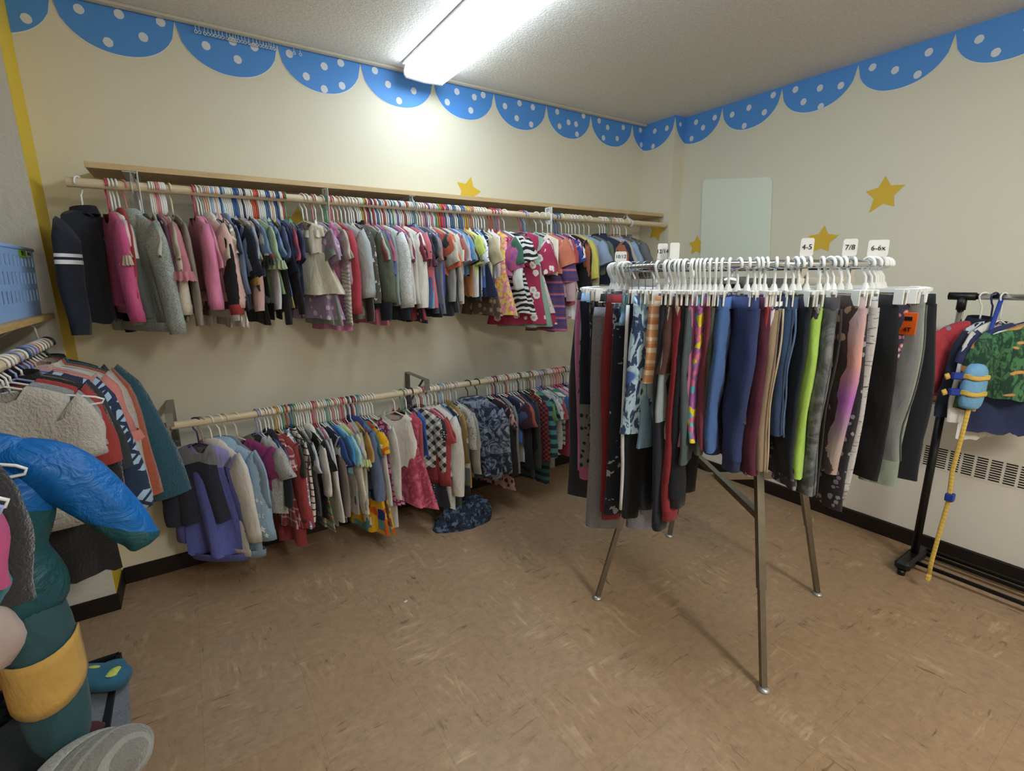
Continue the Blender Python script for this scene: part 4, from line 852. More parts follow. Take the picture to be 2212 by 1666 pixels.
RING = [
(2.0, 'w', '4a4a4e', 'pants', 0.831, -2.3, 0.03, 0.085, 'grey cotton trousers at back of rack', {}),
(2.14, 'w', '26262a', 'pants', 0.782, 2.6, 0.03, 0.085, 'black track trousers at far left', {}),
(2.25, 'w', '6a6a70', 'jog', 0.76, -1.3, 0.03, 0.085, 'slate joggers', {}),
(2.36, 'w', '2e3138', 'wide', 0.893, -4.3, 0.05, 0.085, 'charcoal wide-leg trousers', {'w': 0.27}),
(2.47, 'w', 'c9609a', 'jog', 0.744, -1.5, 0.05, 0.085, 'bright pink joggers with black waistband', {'wb': '14141a', 'w': 0.26}),
(2.56, 'w', '7a7a78', 'pants', 0.707, -0.4, 0.03, 0.085, 'grey leopard-print trousers', {'pat': 'floral', 'c2': '2a2226', 'sc': 1.4}),
(2.64, 'w', '14182e', 'leg', 0.425, -1.7, 0.03, 0.085, 'navy cropped leggings with light blue waistband', {'wb': '7fb2e0', 'w': 0.26, 'wf': 1.4}),
(2.76, 'w', '26262a', 'leg', 0.604, -0.6, 0.03, 0.085, 'black leggings with grey leaf print', {'pat': 'leaf', 'c2': '8a8a90', 'sc': 1.2}),
(2.84, 'w', '141416', 'pants', 0.611, -4.4, 0.03, 0.085, 'plain black trousers', {}),
(2.93, 'c', '6f6d78', 'leg', 0.841, -25.0, 0.05, 0.13, 'long heather grey leggings', {'pat': 'heather', 'c2': '83828c', 'wf': 1.5, 'w': 0.26}),
(3.01, 'c', '8a1420', 'jog', 0.8, -15.0, 0.03, 0.085, 'tall red joggers', {}),
(3.08, 'c', '1d2436', 'leg', 0.75, -15.0, 0.03, 0.13, 'dark navy sports leggings', {'wf': 1.3, 'pat': 'speck', 'c2': '9aa2b0', 'sc': 0.16}),
(3.15, 'c', '6fa6cc', 'shorts', 0.097, -10.0, 0.03, 0.085, 'pale teal shorts with drawn waist', {'wb': '7fb0c0'}),
(3.2, 'w', '14151d', 'jog', 0.743, -10.0, 0.045, 0.085, 'black joggers with white side stripe', {'side': 'dcdce0', 'word': 'OLE'}),
(3.26, 'w', '7fb0d8', 'leg', 0.5, -2.5, 0.03, 0.085, 'sky blue leggings', {}),
(3.273, 'w', '2450b8', 'shorts', 0.249, -14.0, 0.06, 0.085, 'royal blue shorts with tied cord', {'tie': '3a6ad8'}),
(3.31, 'w', 'a9cbe0', 'shorts', 0.45, -25.0, 0.05, 0.085, 'light blue shorts with shark print', {'pat': 'leaf', 'c2': '27406a', 'c3': '3a62b4', 'sc': 0.55, 'w': 0.27, 'wf': 1.25}),
(3.346, 'w', 'd9a27a', 'shorts', 0.272, -14.0, 0.05, 0.085, 'orange and cream striped shorts', {'pat': 'tri', 'c2': 'ead6b8', 'c3': 'cf8a62', 'wf': 0.9}),
(3.36, 'w', '252b3a', 'jog', 0.739, 4.7, 0.05, 0.085, 'dark slate joggers', {}),
(3.392, 'w', '543226', 'shorts', 0.234, 1.2, 0.05, 0.085, 'brown shorts', {}),
(3.4, 'w', '8c9a9e', 'shorts', 0.385, -0.2, 0.03, 0.085, 'grey blue cotton shorts', {'wf': 1.1}),
(3.44, 'w', '9a1726', 'jog', 0.691, 5.7, 0.05, 0.085, 'scarlet joggers', {}),
(3.452, 'w', 'c5b0bd', 'leg', 0.445, 1.2, 0.045, 0.085, 'pastel tie-dye leggings', {'pat': 'tiedye', 'c2': 'd8cfa8', 'c3': 'b8c4dc'}),
(3.48, 'w', '141722', 'jog', 0.639, 0.3, 0.06, 0.085, 'navy black gathered joggers', {}),
(3.501, 'w', '4a5a5e', 'pants', 0.517, 2.7, 0.035, 0.085, 'grey teal trousers', {}),
(3.533, 'w', 'c86aa0', 'leg', 0.461, -5.7, 0.035, 0.085, 'pink leggings', {}),
(3.562, 'w', 'a86ab0', 'leg', 0.441, -0.8, 0.03, 0.085, 'rainbow tie-dye leggings', {'pat': 'garden', 'c2': '5ac0d0', 'c3': 'e0d040', 'sc': 1.3}),
(3.597, 'w', '7e2f48', 'leg', 0.458, 3.6, 0.04, 0.085, 'maroon leggings', {}),
(3.633, 'w', '4f5a48', 'leg', 0.478, -4.3, 0.03, 0.085, 'olive leggings', {}),
(3.677, 'w', '3a66a8', 'pants', 0.463, -5.5, 0.04, 0.085, 'medium blue trousers', {}),
(3.732, 'w', '27386e', 'jog', 0.485, -22.0, 0.055, 0.085, 'navy blue sweatpants', {'w': 0.25}),
(3.789, 'w', '34353c', 'leg', 0.364, -2.6, 0.03, 0.085, 'black glitter leggings', {'pat': 'speck', 'c2': '8a8a90'}),
(3.832, 'w', '5c1a38', 'pants', 0.519, -12.0, 0.05, 0.085, 'burgundy trousers', {}),
(3.861, 'w', 'b8262c', 'leg', 0.44, -2.2, 0.03, 0.085, 'red leggings', {}),
(3.891, 'w', 'd8cfdc', 'leg', 0.523, 1.6, 0.03, 0.085, 'white leggings with purple flowers', {'pat': 'floral', 'c2': '8a3a7a', 'sc': 1.3}),
(3.947, 'w', '9a8266', 'jean', 0.501, 12.0, 0.05, 0.085, 'khaki chinos with striped knit waistband', {'wb': 'f0f0f0', 'wpat': 'stripe', 'wc2': '20284a', 'seam': 'bda884'}),
(4.01, 'w', '2a4a76', 'jean', 0.392, 14.0, 0.05, 0.085, 'blue denim capris', {'pat': 'denim', 'c2': '16304f', 'seam': '4a6a96'}),
(4.06, 'w', '16202c', 'leg', 0.52, 2.1, 0.03, 0.085, 'navy leggings behind denim', {'wf': 1.3}),
(4.094, 'w', '3a3640', 'leg', 0.561, 0.5, 0.03, 0.085, 'black leggings with small flowers', {'pat': 'floral', 'c2': '8a8290', 'sc': 2.0}),
(4.145, 'w', 'a0cf2a', 'pants', 0.523, 14.0, 0.045, 0.085, 'lime green trousers', {}),
(4.227, 'w', '4c5052', 'jean', 0.572, 20.0, 0.05, 0.085, 'acid-wash grey jeans with charcoal waistband', {'wb': '3c3a40', 'pat': 'tiedye', 'c2': '7a7e80', 'sc': 0.5, 'w': 0.27, 'seam': '2e3032'}),
(4.284, 'w', '3a2a26', 'leg', 0.511, -2.9, 0.03, 0.085, 'brown floral leggings', {'pat': 'floral', 'c2': 'a8785a'}),
(4.328, 'w', '2b272d', 'wide', 0.622, -2.0, 0.03, 0.085, 'black flared trousers with daisy print', {'pat': 'floral', 'c2': '8c8894', 'sc': 1.8, 'wf': 0.8}),
(4.384, 'w', 'a79aa0', 'pants', 0.513, 22.0, 0.05, 0.085, 'pink and violet ombre trousers', {'pat': 'ombre', 'c2': 'cf9a90', 'c3': 'a763b4', 'w': 0.26}),
(4.453, 'w', 'b3b0ae', 'jog', 0.572, 20.0, 0.05, 0.085, 'light grey spacedye joggers', {'pat': 'space', 'c2': '5c5a5c', 'w': 0.25}),
(4.62, 'w', '0d0f14', 'wide', 0.551, 10.0, 0.03, 0.085, 'black flared yoga trousers', {'w': 0.2, 'wf': 0.8}),
(4.7, 'w', '31304a', 'leg', 0.195, -1.6, 0.03, 0.085, 'navy leggings with tiny flowers', {'pat': 'floral', 'c2': 'b06a80', 'c3': 'd8b85a', 'sc': 2.0, 'w': 0.2}),
(4.77, 'w', 'b9ad98', 'pants', 0.099, 4.4, 0.03, 0.085, 'beige trousers', {'w': 0.2}),
(4.81, 'w', '77797a', 'jean', 0.514, 12.0, 0.045, 0.085, 'washed grey jeans with orange tag', {'tagc': 'f0641e', 'tagt': '4T', 'w': 0.25, 'seam': '5a5c5e'}),
(4.87, 'w', '8a9a88', 'pants', 0.619, -0.3, 0.03, 0.085, 'sage green trousers', {}),
(4.95, 'w', '10131c', 'wide', 0.589, 4.6, 0.03, 0.085, 'midnight wide trousers', {'w': 0.27, 'wf': 1.1}),
(5.02, 'w', 'a9c8a6', 'leg', 0.192, 1.1, 0.03, 0.085, 'light green leggings with knit waistband', {'w': 0.27}),
(5.09, 'w', '1c2440', 'shorts', 0.135, 5.9, 0.03, 0.085, 'navy and lime shorts', {'wb': '8ad02a'}),
(5.16, 'w', '50525a', 'pants', 0.478, -4.3, 0.03, 0.085, 'storm grey trousers', {}),
(5.24, 'w', '8a8278', 'pants', 0.49, 2.5, 0.03, 0.085, 'taupe trousers', {}),
(5.32, 'w', '3a4a6a', 'pants', 0.503, 1.2, 0.03, 0.085, 'faded navy trousers', {})
]
LEFT = [
(-0.25, 'n', '15110f', 'coat', 0.744, 0.26, 'black shearling coat nearest the wall', {'fuzz': 1.0}),
(-0.3, 'w', '13586a', 'jacket', 0.538, 0.33, 'teal fleece jacket', {'fuzz': 1.0, 'sw': 0.085, 'sw1': 0.07, 'send': (0.146, -0.475)}),
(-0.35, 'w', 'b9501e', 'jacket', 0.605, 0.33, 'orange fleece jacket', {'fuzz': 1.0, 'sw': 0.07, 'sw1': 0.045, 'send': (0.085, -0.51)}),
(-0.39, 'w', 'c4b3a6', 'jacket', 0.642, 0.33, 'cream sherpa jacket', {'fuzz': 1.0, 'sw': 0.07, 'sw1': 0.05, 'send': (0.047, -0.483)}),
(-0.43, 'w', 'c9bfae', 'coat', 0.592, 0.33, 'cream lined coat', {'send': (0.045, -0.415)}),
(-0.47, 'h', 'c99a94', 'coat', 0.328, 0.26, 'pale pink plush coat', {'fuzz': 1.0}),
(-0.51, 'u', 'd87a6e', 'dress', 0.439, 0.33, 'coral ruffled dress', {'frills': 1, 'send': (0.046, -0.189)}),
(-0.55, 'u', '9fc0da', 'sweat', 0.506, 0.292, 'ice blue jumper with navy geometric knit', {'pat': 'snow', 'c2': '1c3050', 'sw': 0.06, 'sw1': 0.05, 'send': (0.077, -0.427)}),
(-0.6, 'b', '2f3234', 'cardi', 0.448, 0.26, 'dark grey sheer cardigan', {'sw': 0.06, 'sw1': 0.05, 'send': (0.07, -0.279)}),
(-0.64, 'w', '1a110f', 'coat', 0.698, 0.26, 'dark brown plush coat', {'fuzz': 1.0}),
(-0.7, 'u', 'a8281f', 'long', 0.434, 0.26, 'red knit jumper', {'sw': 0.065, 'sw1': 0.05, 'send': (0.05, -0.205)}),
(-0.76, 'w', '8d9094', 'sweat', 0.357, 0.26, 'grey chenille jumper', {'fuzz': 1.0, 'send': (0.03, -0.143)}),
(-0.83, 'w', 'bdb6a8', 'sweat', 0.404, 0.26, 'off-white sculpted plush jumper', {'fuzz': 1.0, 'sw': 0.07, 'sw1': 0.055, 'send': (0.03, -0.136)})
]

# ---------------------------------------------------------------- surface materials
def paint_mat(name, col, bumps=.12, scale=90, rough=.55):
    n = N(name); co = n.co(); c = lin(col); f = n.noise(co, 1.6, 3); g = n.noise(co, 60, 2)
    col_ = n.mix(n.math('MULTIPLY', f, .5), c, tuple(x*.93 for x in c[:3])+(1,))
    spots = n.math('GREATER_THAN', n.noise(co, 23, 4, .7), .78)
    col_ = n.mix(n.math('MULTIPLY', spots, .12), col_, lin('8a8272'))
    return n.done(col_, rough, 0, n.bump(n.noise(co, scale, 3, .6), bumps, .004), .3)
M_wall = paint_mat('cream_wall_paint', 'dbd6c1'); M_wallr = paint_mat('cream_wall_paint_right', 'dad7c4')
M_blue = paint_mat('blue_paint', '5493dc', .08, 90, .5); M_edge = paint_mat('pale_paint_edge', 'e6e4dc', .05)
M_dot = paint_mat('white_dot_paint', 'd6dae2', .05); M_yel = paint_mat('yellow_paint', 'e3c238', .1, 60); M_star = paint_mat('star_yellow_paint', 'd8b53a', .05)
def plaster():
    n = N('swirled_plaster'); co = n.co(); f = n.noise(co, 9, 4, .6, 3.5); b = n.bump(f, .35, .012); b = n.bump(n.noise(co, 60, 2), .15, .003, b)
    return n.done(lin('c6c3b8'), .55, 0, b, .35)
def popcorn():
    n = N('stippled_ceiling'); co = n.co(); v = n.noise(co, 75, 4, .75); h = n.step(v, .42, .66); v2 = n.noise(co, 160, 2, .6)
    c = n.mix(n.math('MULTIPLY', h, .7), lin('e2dfd6'), lin('f8f7f2'))
    return n.done(c, .75, 0, n.bump(n.math('ADD', h, n.math('MULTIPLY', v2, .4)), .55, .006), .25)
def lino():
    n = N('brown_linoleum_tiles'); co = n.co(); xyz = n.sep(co); T = .305
    def tile(v, o): return n.math('DIVIDE', n.math('ADD', v, o), T)
    tx, ty = tile(xyz[0], 10.07), tile(xyz[1], 10.12)
    par = n.math('MODULO', n.math('ADD', n.math('FLOOR', tx), n.math('FLOOR', ty)), 2.0)
    cell = n.n('ShaderNodeCombineXYZ'); n.l(n.math('FLOOR', tx), cell.inputs[0]); n.l(n.math('FLOOR', ty), cell.inputs[1])
    wn = n.n('ShaderNodeTexWhiteNoise', noise_dimensions='3D'); n.l(cell.outputs[0], wn.inputs[0])
    # streaks run one way in one tile and across in the next
    a = n.mapping(co, (1, 5, 1), (0, 0, .25)); b = n.mapping(co, (5, 1, 1), (0, 0, -.2))
    def streak(sc, lo, hi, off):
        fa = n.noise(a, sc, 5, .68, .8); fb = n.noise(b, sc, 5, .68, .8)
        m_ = n.n('ShaderNodeMix'); n.l(par, m_.inputs[0]); n.l(fa, m_.inputs[2]); n.l(fb, m_.inputs[3])
        return n.step(m_.outputs[0], lo, hi)
    base = n.mix(n.noise(co, 3.2, 4, .6), lin('96785a'), lin('b09374'))
    base = n.mix(n.math('MULTIPLY', wn.outputs[0], .28), base, lin('a08c7a'))
    base = n.mix(n.math('MULTIPLY', n.step(n.noise(co, 30, 5, .75), .4, .65), .45), base, lin('7c6650'))
    gate = n.step(n.noise(co, 4.5, 3, .6), .47, .6)
    base = n.mix(n.math('MULTIPLY', n.math('MULTIPLY', streak(7, .52, .68, 0), gate), .42), base, lin('d6bf98'))
    dk = n.math('MULTIPLY', streak(9, .57, .68, 0), n.step(n.noise(co, 6.1, 2), .46, .6))
    base = n.mix(n.math('MULTIPLY', dk, .7), base, lin('3c3024'))
    ex = n.math('FRACT', tx); ey = n.math('FRACT', ty)
    seam = n.math('MAXIMUM', n.math('LESS_THAN', ex, .006), n.math('LESS_THAN', ey, .006))
    base = n.mix(n.math('MULTIPLY', seam, .25), base, lin('47372a'))
    rgh = n.math('ADD', .3, n.math('MULTIPLY', n.noise(co, 12, 4, .6), .22))
    nb = n.bump(n.noise(co, 5, 3), .08, .02)
    return n.done(base, rgh, 0, nb, .4)
def wood(name, c1, c2, axis='X', ring=14):
    n = N(name); co = n.co(); s = {'X': (.6, 9, 9), 'Y': (9, .6, 9), 'Z': (9, 9, .6)}[axis]
    m_ = n.mapping(co, s); f = n.noise(m_, ring*.35, 5, .6, 1.4); g = n.noise(n.mapping(co, tuple(x*3 for x in s)), ring, 3, .6)
    c = n.mix(n.step(n.math('ADD', n.math('MULTIPLY', f, .7), n.math('MULTIPLY', g, .3)), .35, .65), lin(c1), lin(c2))
    return n.done(c, .5, 0, n.bump(g, .15, .002), .35)
M_floor, M_ceil, M_plas = lino(), popcorn(), plaster()
M_ply = wood('plywood', 'b89c70', 'd8be92'); M_rod = wood('pine_dowel', 'c2ae8e', 'e0cfb0'); M_rody = wood('pine_dowel_left', 'c2ae8e', 'e0cfb0', 'Y'); M_plyy = wood('plywood_left', 'a5834f', 'c8a771', 'Y'); M_led = wood('oak_ledge', '8a5a2c', 'b98548', 'Y')
M_base = plain('brown_black_vinyl', '1e1714', .45, 0, .1); M_met = plain('galvanised_steel', 'a7a9a6', .4, .8, .15); M_wmet = plain('white_metal', 'd6d8d6', .4, 0, .03)
M_chr = plain('chrome', 'c9cacc', .16, 1, .03); M_blk = plain('black_plastic', '121314', .4, 0, .1); M_leg = plain('worn_chrome', '98948d', .3, 1, .12); M_cab = plain('cream_enamel', 'ddd9cd', .45, 0, .02)
M_ink = plain('ink', '1a1a1a')

# ---------------------------------------------------------------- the room
struct('floor', MB().box(-3.95, .25, -5.3, .1, -.06, 0), M_floor)
struct('ceiling', MB().box(-3.95, .25, -5.3, .1, 2.44, 2.5), M_ceil)
wb_ = struct('wall_back', MB().box(-3.336, 0, 0, .1, 0, 2.44), M_wall)
struct('wall_left', MB().box(-3.95, -3.85, -5.2, 0, 0, 2.44), M_plas)
struct('wall_front', MB().box(-3.85, .109, -5.3, -5.2, 0, 2.44), M_wall)
wr_ = struct('wall_right', MB().box(.109, .2, -5.2, 0, 0, 2.44), M_wallr)
wc_ = struct('wall_corner', MB().box(0, .109, -.277, 0, 0, 2.44), M_wall)
wa_ = struct('wall_alcove', MB().box(-3.85, -3.3375, -.21, .0, 0, 2.44), M_plas)
obj('yellow_side', MB().box(-3.3375, -3.336, -.2095, 0, .0, 2.44), M_yel, wa_)
def baseboard(name, pts, h=.082, t=.006):
    mb = MB()
    for (x0, x1, y0, y1) in pts:
        mb.box(x0, x1, y0, y1, 0, h, .002)
    struct(name, mb, M_base)
baseboard('baseboard_back', [(-3.33, 0, -.008, 0)])
baseboard('baseboard_alcove', [(-3.85, -3.33, -.217, -.21), (-3.336, -3.330, -.21, -.008)], .078)
baseboard('baseboard_corner', [(-.006, 0, -.283, -.008), (0, .053, -.283, -.277)])
baseboard('baseboard_right', [(.046, .056, -5.2, -.284)])
baseboard('baseboard_left', [(-3.85, -3.844, -5.2, -.217)])
baseboard('baseboard_front', [(-3.84, .045, -5.2, -5.194)])

# scalloped border: arc length s runs along the back wall, round the corner post, then down the right wall
CUSP = [-3.59, -3.206, -2.821, -2.432, -2.052, -1.659, -1.274, -.888, -.516, -.122, .277, .666, 1.049, 1.44, 1.826, 2.21, 2.6, 2.99, 3.38]
def at_s(s, off):
    if s <= 0: return (min(s, -off), -off)
    if s <= .277: return (-off, -max(s, off))
    if s <= .386: return (s-.277, -.277-off)
    return (.109-off, -.277-max(s-.386, off))
def border(lo, hi, off, grow):
    mb = MB()
    for a, b in zip(CUSP, CUSP[1:]):
        for i in range(24):
            s0 = a+(b-a)*i/24; s1 = a+(b-a)*(i+1)/24; s0, s1 = max(s0, lo), min(s1, hi)
            if s1-s0 < 1e-5: continue
            zz = []
            for s in (s0, s1):
                u = abs((s-(a+b)/2)/((b-a)/2)); zz.append(2.428-grow-.166*math.sqrt(max(0, 1-u**2.15)))
            (xa, ya), (xb, yb) = at_s(s0, off), at_s(s1, off)
            if lo >= .277 and hi <= .387: ya = yb = -.277-off
            n = len(mb.v); mb.v += [(xa, ya, zz[0]), (xb, yb, zz[1]), (xb, yb, 2.44), (xa, ya, 2.44)]; mb.f.append((n, n+1, n+2, n+3))
    return mb
DOTS_B = [(-3.286, 2.326), (-3.128, 2.396), (-3.005, 2.409), (-2.869, 2.414), (-2.936, 2.344), (-3.054, 2.3), (-2.717, 2.361), (-2.613, 2.401), (-2.528, 2.397), (-2.601, 2.332), (-2.382, 2.401), (-2.316, 2.319), (-2.229, 2.379), (-2.238, 2.279),
 (-2.149, 2.41), (-2.151, 2.309), (-1.979, 2.41), (-1.914, 2.358), (-1.774, 2.353), (-1.859, 2.291), (-1.516, 2.395), (-1.578, 2.331), (-1.43, 2.313), (-1.405, 2.386), (-1.346, 2.407), (-1.198, 2.373), (-1.093, 2.406), (-.994, 2.4), (-1.114, 2.32), (-1.006, 2.301), (-.803, 2.404), (-.582, 2.415), (-.708, 2.357), (-.645, 2.355), (-.782, 2.323), (-.635, 2.296), (-.442, 2.406), (-.362, 2.376), (-.213, 2.397), (-.398, 2.305), (-.268, 2.318), (-.04, 2.404), (-.024, 2.309)]
DOTS_C = [(-.104, 2.38), (-.21, 2.374), (-.095, 2.282)]
DOTS_R = [(-.363, 2.391), (-.506, 2.384), (-.422, 2.344), (-.335, 2.295), (-.742, 2.381), (-.89, 2.41), (-.631, 2.37), (-.845, 2.329), (-.721, 2.284), (-1.018, 2.402), (-1.152, 2.371), (-1.258, 2.352), (-1.071, 2.325), (-1.168, 2.275), (-1.398, 2.394), (-1.499, 2.349), (-1.595, 2.3), (-1.626, 2.384), (-1.868, 2.301), (-1.804, 2.374), (-1.96, 2.36), (-2.05, 2.3), (-2.3, 2.39), (-2.42, 2.31), (-2.7, 2.38)]
def dots(pts, fn, r=.0165):
    mb = MB()
    for q, (a, z) in enumerate(pts):
        n = len(mb.v); k = 14
        mb.v += [fn(a+math.cos(2*PI*i/k)*r*(1+.06*math.sin(3*i+q)), z+math.sin(2*PI*i/k)*r*1.05) for i in range(k)]; mb.f.append(tuple(range(n, n+k)))
    return mb
for wall_, lo, hi in ((wb_, -3.335, 0), (wc_, 0, .386), (wr_, .386, 5.2)):
    obj('pale_border_edge', border(lo, hi, .0012, .0045), M_edge, wall_); obj('scalloped_border', border(lo, hi, .002, 0), M_blue, wall_)
obj('white_dots', dots(DOTS_B, lambda a, z: (a, -.003, z)), M_dot, wb_)
obj('white_dots', dots(DOTS_C, lambda a, z: (-.003, a, z)), M_dot, wc_)
obj('white_dots', dots(DOTS_R, lambda a, z: (.106, a, z)), M_dot, wr_)
obj('white_dots', dots([(.05, 2.39)], lambda a, z: (a, -.280, z), .013), M_dot, wc_)
def star(fn, R, rot, sk=(1,1,1,1,1)):
    return [fn(math.sin(rot+k*PI/5)*(R*sk[k//2] if k % 2 == 0 else R*.52), math.cos(rot+k*PI/5)*(R*sk[k//2] if k % 2 == 0 else R*.52)) for k in range(10)]
def star_obj(parent, fn, R, rot, sk=(1,1,1,1,1)):
    mb = MB(); mb.v = star(fn, R, rot, sk); c = fn(0, 0); mb.v.append(c); mb.f = [(k, (k+1) % 10, 10) for k in range(10)]
    obj('painted_star', mb, M_star, parent)
for (y, z, R, rot, sk) in ((-1.529, 1.775, .088, -.05, (1, 1.05, .95, 1.15, 1)), (-1.26, 1.566, .082, .05, (1, 1.05, .9, 1.05, 1)), (-.435, 1.583, .07, 0, (1, 1, 1, 1, 1))):
    star_obj(wr_, lambda a, b, y=y, z=z: (.1075, y-a, z+b), R, rot, sk)
star_obj(wb_, lambda a, b: (-1.46+a, -.0015, 1.875+b), .085, .25); star_obj(wb_, lambda a, b: (-2.42+a, -.0015, 1.64+b), .09, .1)
star_obj(wc_, lambda a, b: (-.0015, -.165-a, 1.70+b), .08, .3)

# curtain track with gliders along the ceiling
t = tag(obj('curtain_track', MB().box(-3.33, -.005, -.032, -.004, 2.4275, 2.4395, .001).box(-3.33, -.005, -.024, -.012, 2.4255, 2.4275), plain('track_white', 'c9c4b4', .4)), 'white metal curtain track running along ceiling above scalloped border', 'curtain track')
mb = MB(); mb.tube([(0, 0, 0), (0, 0, -.018)], .0013, 6); mb.tube([(0, math.sin(2*PI*k/12)*.0055, -.0235+math.cos(2*PI*k/12)*.0055) for k in range(12)], .0015, 6, closed=True)
gm = mb.mesh('curtain_glider', True)
for i, x in enumerate((-2.749, -2.736, -2.717, -2.704, -2.691, -2.678, -2.664, -2.651, -2.635, -2.623, -2.611, -2.601, -2.591, -2.577, -2.565, -2.55, -2.533, -2.519, -2.505, -2.492, -2.48, -2.469, -2.46, -2.449, -2.364, -2.337)):
    lone = i > 23
    o = obj('curtain_glider', gm, plain('glider', 'e2e2dc', .4), None, True, (x, -.018, 2.4256), (0, 0, random.Random(i).uniform(.9, 2.2)))
    tag(o, 'white curtain glider hanging apart from the row, right end of track' if lone else 'small white ring glider in crowded row on ceiling curtain track', 'curtain glider', 'pair of lone curtain gliders' if lone else 'curtain gliders on the track')

# ceiling fixtures
def emis(name, col, s):
    n = N(name); n.t.nodes.remove(n.b); e = n.n('ShaderNodeEmission'); e.inputs[0].default_value = lin(col); e.inputs[1].default_value = s
    n.l(e.outputs[0], n.t.nodes['Material Output'].inputs[0]); return n.m
def fixture(cx, y0, y1, strength, label, tint='e2f2ff'):
    t = thing('ceiling_light', label, 'ceiling light', (cx, (y0+y1)/2, 2.44)); h = (y1-y0)/2
    mb = MB().box(-.118, .118, -h, h, -.011, -.0005, .002)
    obj('metal_tray', mb, M_wmet, t)
    prof = [(-.102, -.0115), (-.110, -.040), (-.108, -.056), (-.098, -.068), (0, -.074), (.098, -.068), (.108, -.056), (.110, -.040), (.102, -.0115)]
    mb = MB(); n = len(prof)
    for y in (-h+.012, h-.012): mb.v += [(x, y, z) for x, z in prof]
    mb.f = [(i, i+1, n+i+1, n+i) for i in range(n-1)]
    obj('diffuser', mb, emis('lamp_diffuser', tint, strength), t)
    for s in (-1, 1):
        pts = [(x*1.015, s*(h-.012), z*1.03) for x, z in prof]
        obj('end_cap', MB().poly(pts, (0, s*.012, 0)), emis('end_cap_glow', 'dfe8f5', strength*.05), t)
    return t
fixture(-1.755, -2.54, -.10, LAMP, 'long white fluorescent ceiling light with glowing diffuser')
fixture(-1.755, -4.75, -3.45, LAMP2, 'second fluorescent ceiling light further back in the room', 'fbf8f2')

# upper shelf, brackets, rods
tag(obj('wall_shelf', MB().box(-3.175, -.001, -.222, -.001, 1.790, 1.812, .001), M_ply), 'long plywood shelf board above the upper clothes rod', 'shelf')
def dowel(x0, x1, y, z, R=.017):
    k = 16; return MB().loops([[(x, y+math.cos(2*PI*i/k)*R, z+math.sin(2*PI*i/k)*R) for i in range(k)] for x in (x0, x0+.001, x1-.001, x1)], True, True)
tag(obj('closet_rod', dowel(-3.233, -.001, -.25, 1.73), M_rod, None, True), 'upper pine clothes rod below the plywood shelf', 'clothes rod')
tag(obj('closet_rod', dowel(-3.325, -.001, -.26, .785), M_rod, None, True), 'lower pine clothes rod fixed across the back wall', 'clothes rod')
def shelf_bracket(x, label, wide=.026):
    t = thing('shelf_bracket', label, 'bracket', (x, 0, 1.79)); w_ = wide/2
    mb = MB().box(-w_, w_, -.0035, -.0005, -.26, -.001).box(-w_, w_, -.218, -.0035, -.0035, -.0005)
    obj('plate', mb, M_wmet, t)
    obj('brace', MB().bar((0, -.004, -.22), (0, -.20, -.006), .012, .004), M_wmet, t)
    cup = [(0, -.25+math.cos(a)*.0195, -.06+math.sin(a)*.0195) for a in [math.radians(q) for q in range(150, 391, 20)]]
    obj('rod_cup', MB().tube([(0, -.205, -.0035), (0, -.222, -.03)]+cup[1:], .0028, 8, flat=3.2), M_wmet, t, True)
    return t
shelf_bracket(-3.044, 'wide white metal bracket near left end of plywood shelf', .05)
shelf_bracket(-1.902, 'white metal bracket under middle of plywood shelf', .03)
shelf_bracket(-.362, 'white metal bracket under right end of plywood shelf')
def rod_bracket(x, label, wide=.028):
    t = thing('rod_bracket', label, 'bracket', (x, 0, .845)); w_ = wide/2
    obj('arm', MB().box(-w_, w_, -.285, 0-.001, -.004, 0).box(-w_, w_, -.287, -.283, -.058, 0), M_met, t)
    obj('wall_leg', MB().box(-w_, w_, -.0045, -.001, -.225, -.004), M_met, t)
    obj('screw', MB().tube([(0, -.0045, -.205), (0, -.008, -.205)], .006, 10), plain('screw', 'c8c8c8', .3, 1), t)
    obj('brace', MB().bar((0, -.006, -.19), (0, -.235, -.006), .014, .003), M_met, t)
    obj('saddle', MB().tube([(0, -.26+math.cos(math.radians(q))*.0195, -.06+math.sin(math.radians(q))*.0195) for q in range(180, 361, 20)], .002, 8, flat=4), M_met, t, True)
rod_bracket(-3.048, 'galvanised steel bracket at left end of the lower rod')
rod_bracket(-1.90, 'galvanised steel bracket behind middle of the lower rod')
rod_bracket(-.55, 'galvanised steel bracket at right end of the lower rod')
def rod_divider(x, txt, label):
    t = thing('size_divider', label, 'size divider', (x, -.25, 1.73), (0, 0, .22))
    L_ = [(0, math.cos(2*PI*k/20)*.03, math.sin(2*PI*k/20)*.03) for k in range(20)]
    mb = MB().poly([(0, -.03, -.045), (0, .022, -.045), (0, .022, -.0205), (0, -.03, -.0205)], (.002, 0, 0)).poly([(0, -.03, .0205), (0, .022, .0205), (0, .020, .052), (0, -.026, .052)], (.002, 0, 0)).poly([(0, -.034, -.12), (0, -.0215, -.06), (0, -.0215, .052), (0, -.034, .052)], (.002, 0, 0))
    obj('plate', mb, plain('divider_white', 'e6e6e2', .4), t)
    obj('lettering', text_mesh(txt, .026), M_ink, t, loc=(-.001, -.004, .035), rot=(PI/2, 0, -PI/2))
rod_divider(-3.028, '4T', 'white size divider beside the left shelf bracket')
rod_divider(-2.34, '7', 'white size divider on upper rod by the long pink dress')
rod_divider(-1.063, '5T', 'white size divider on upper rod near mauve striped dress')

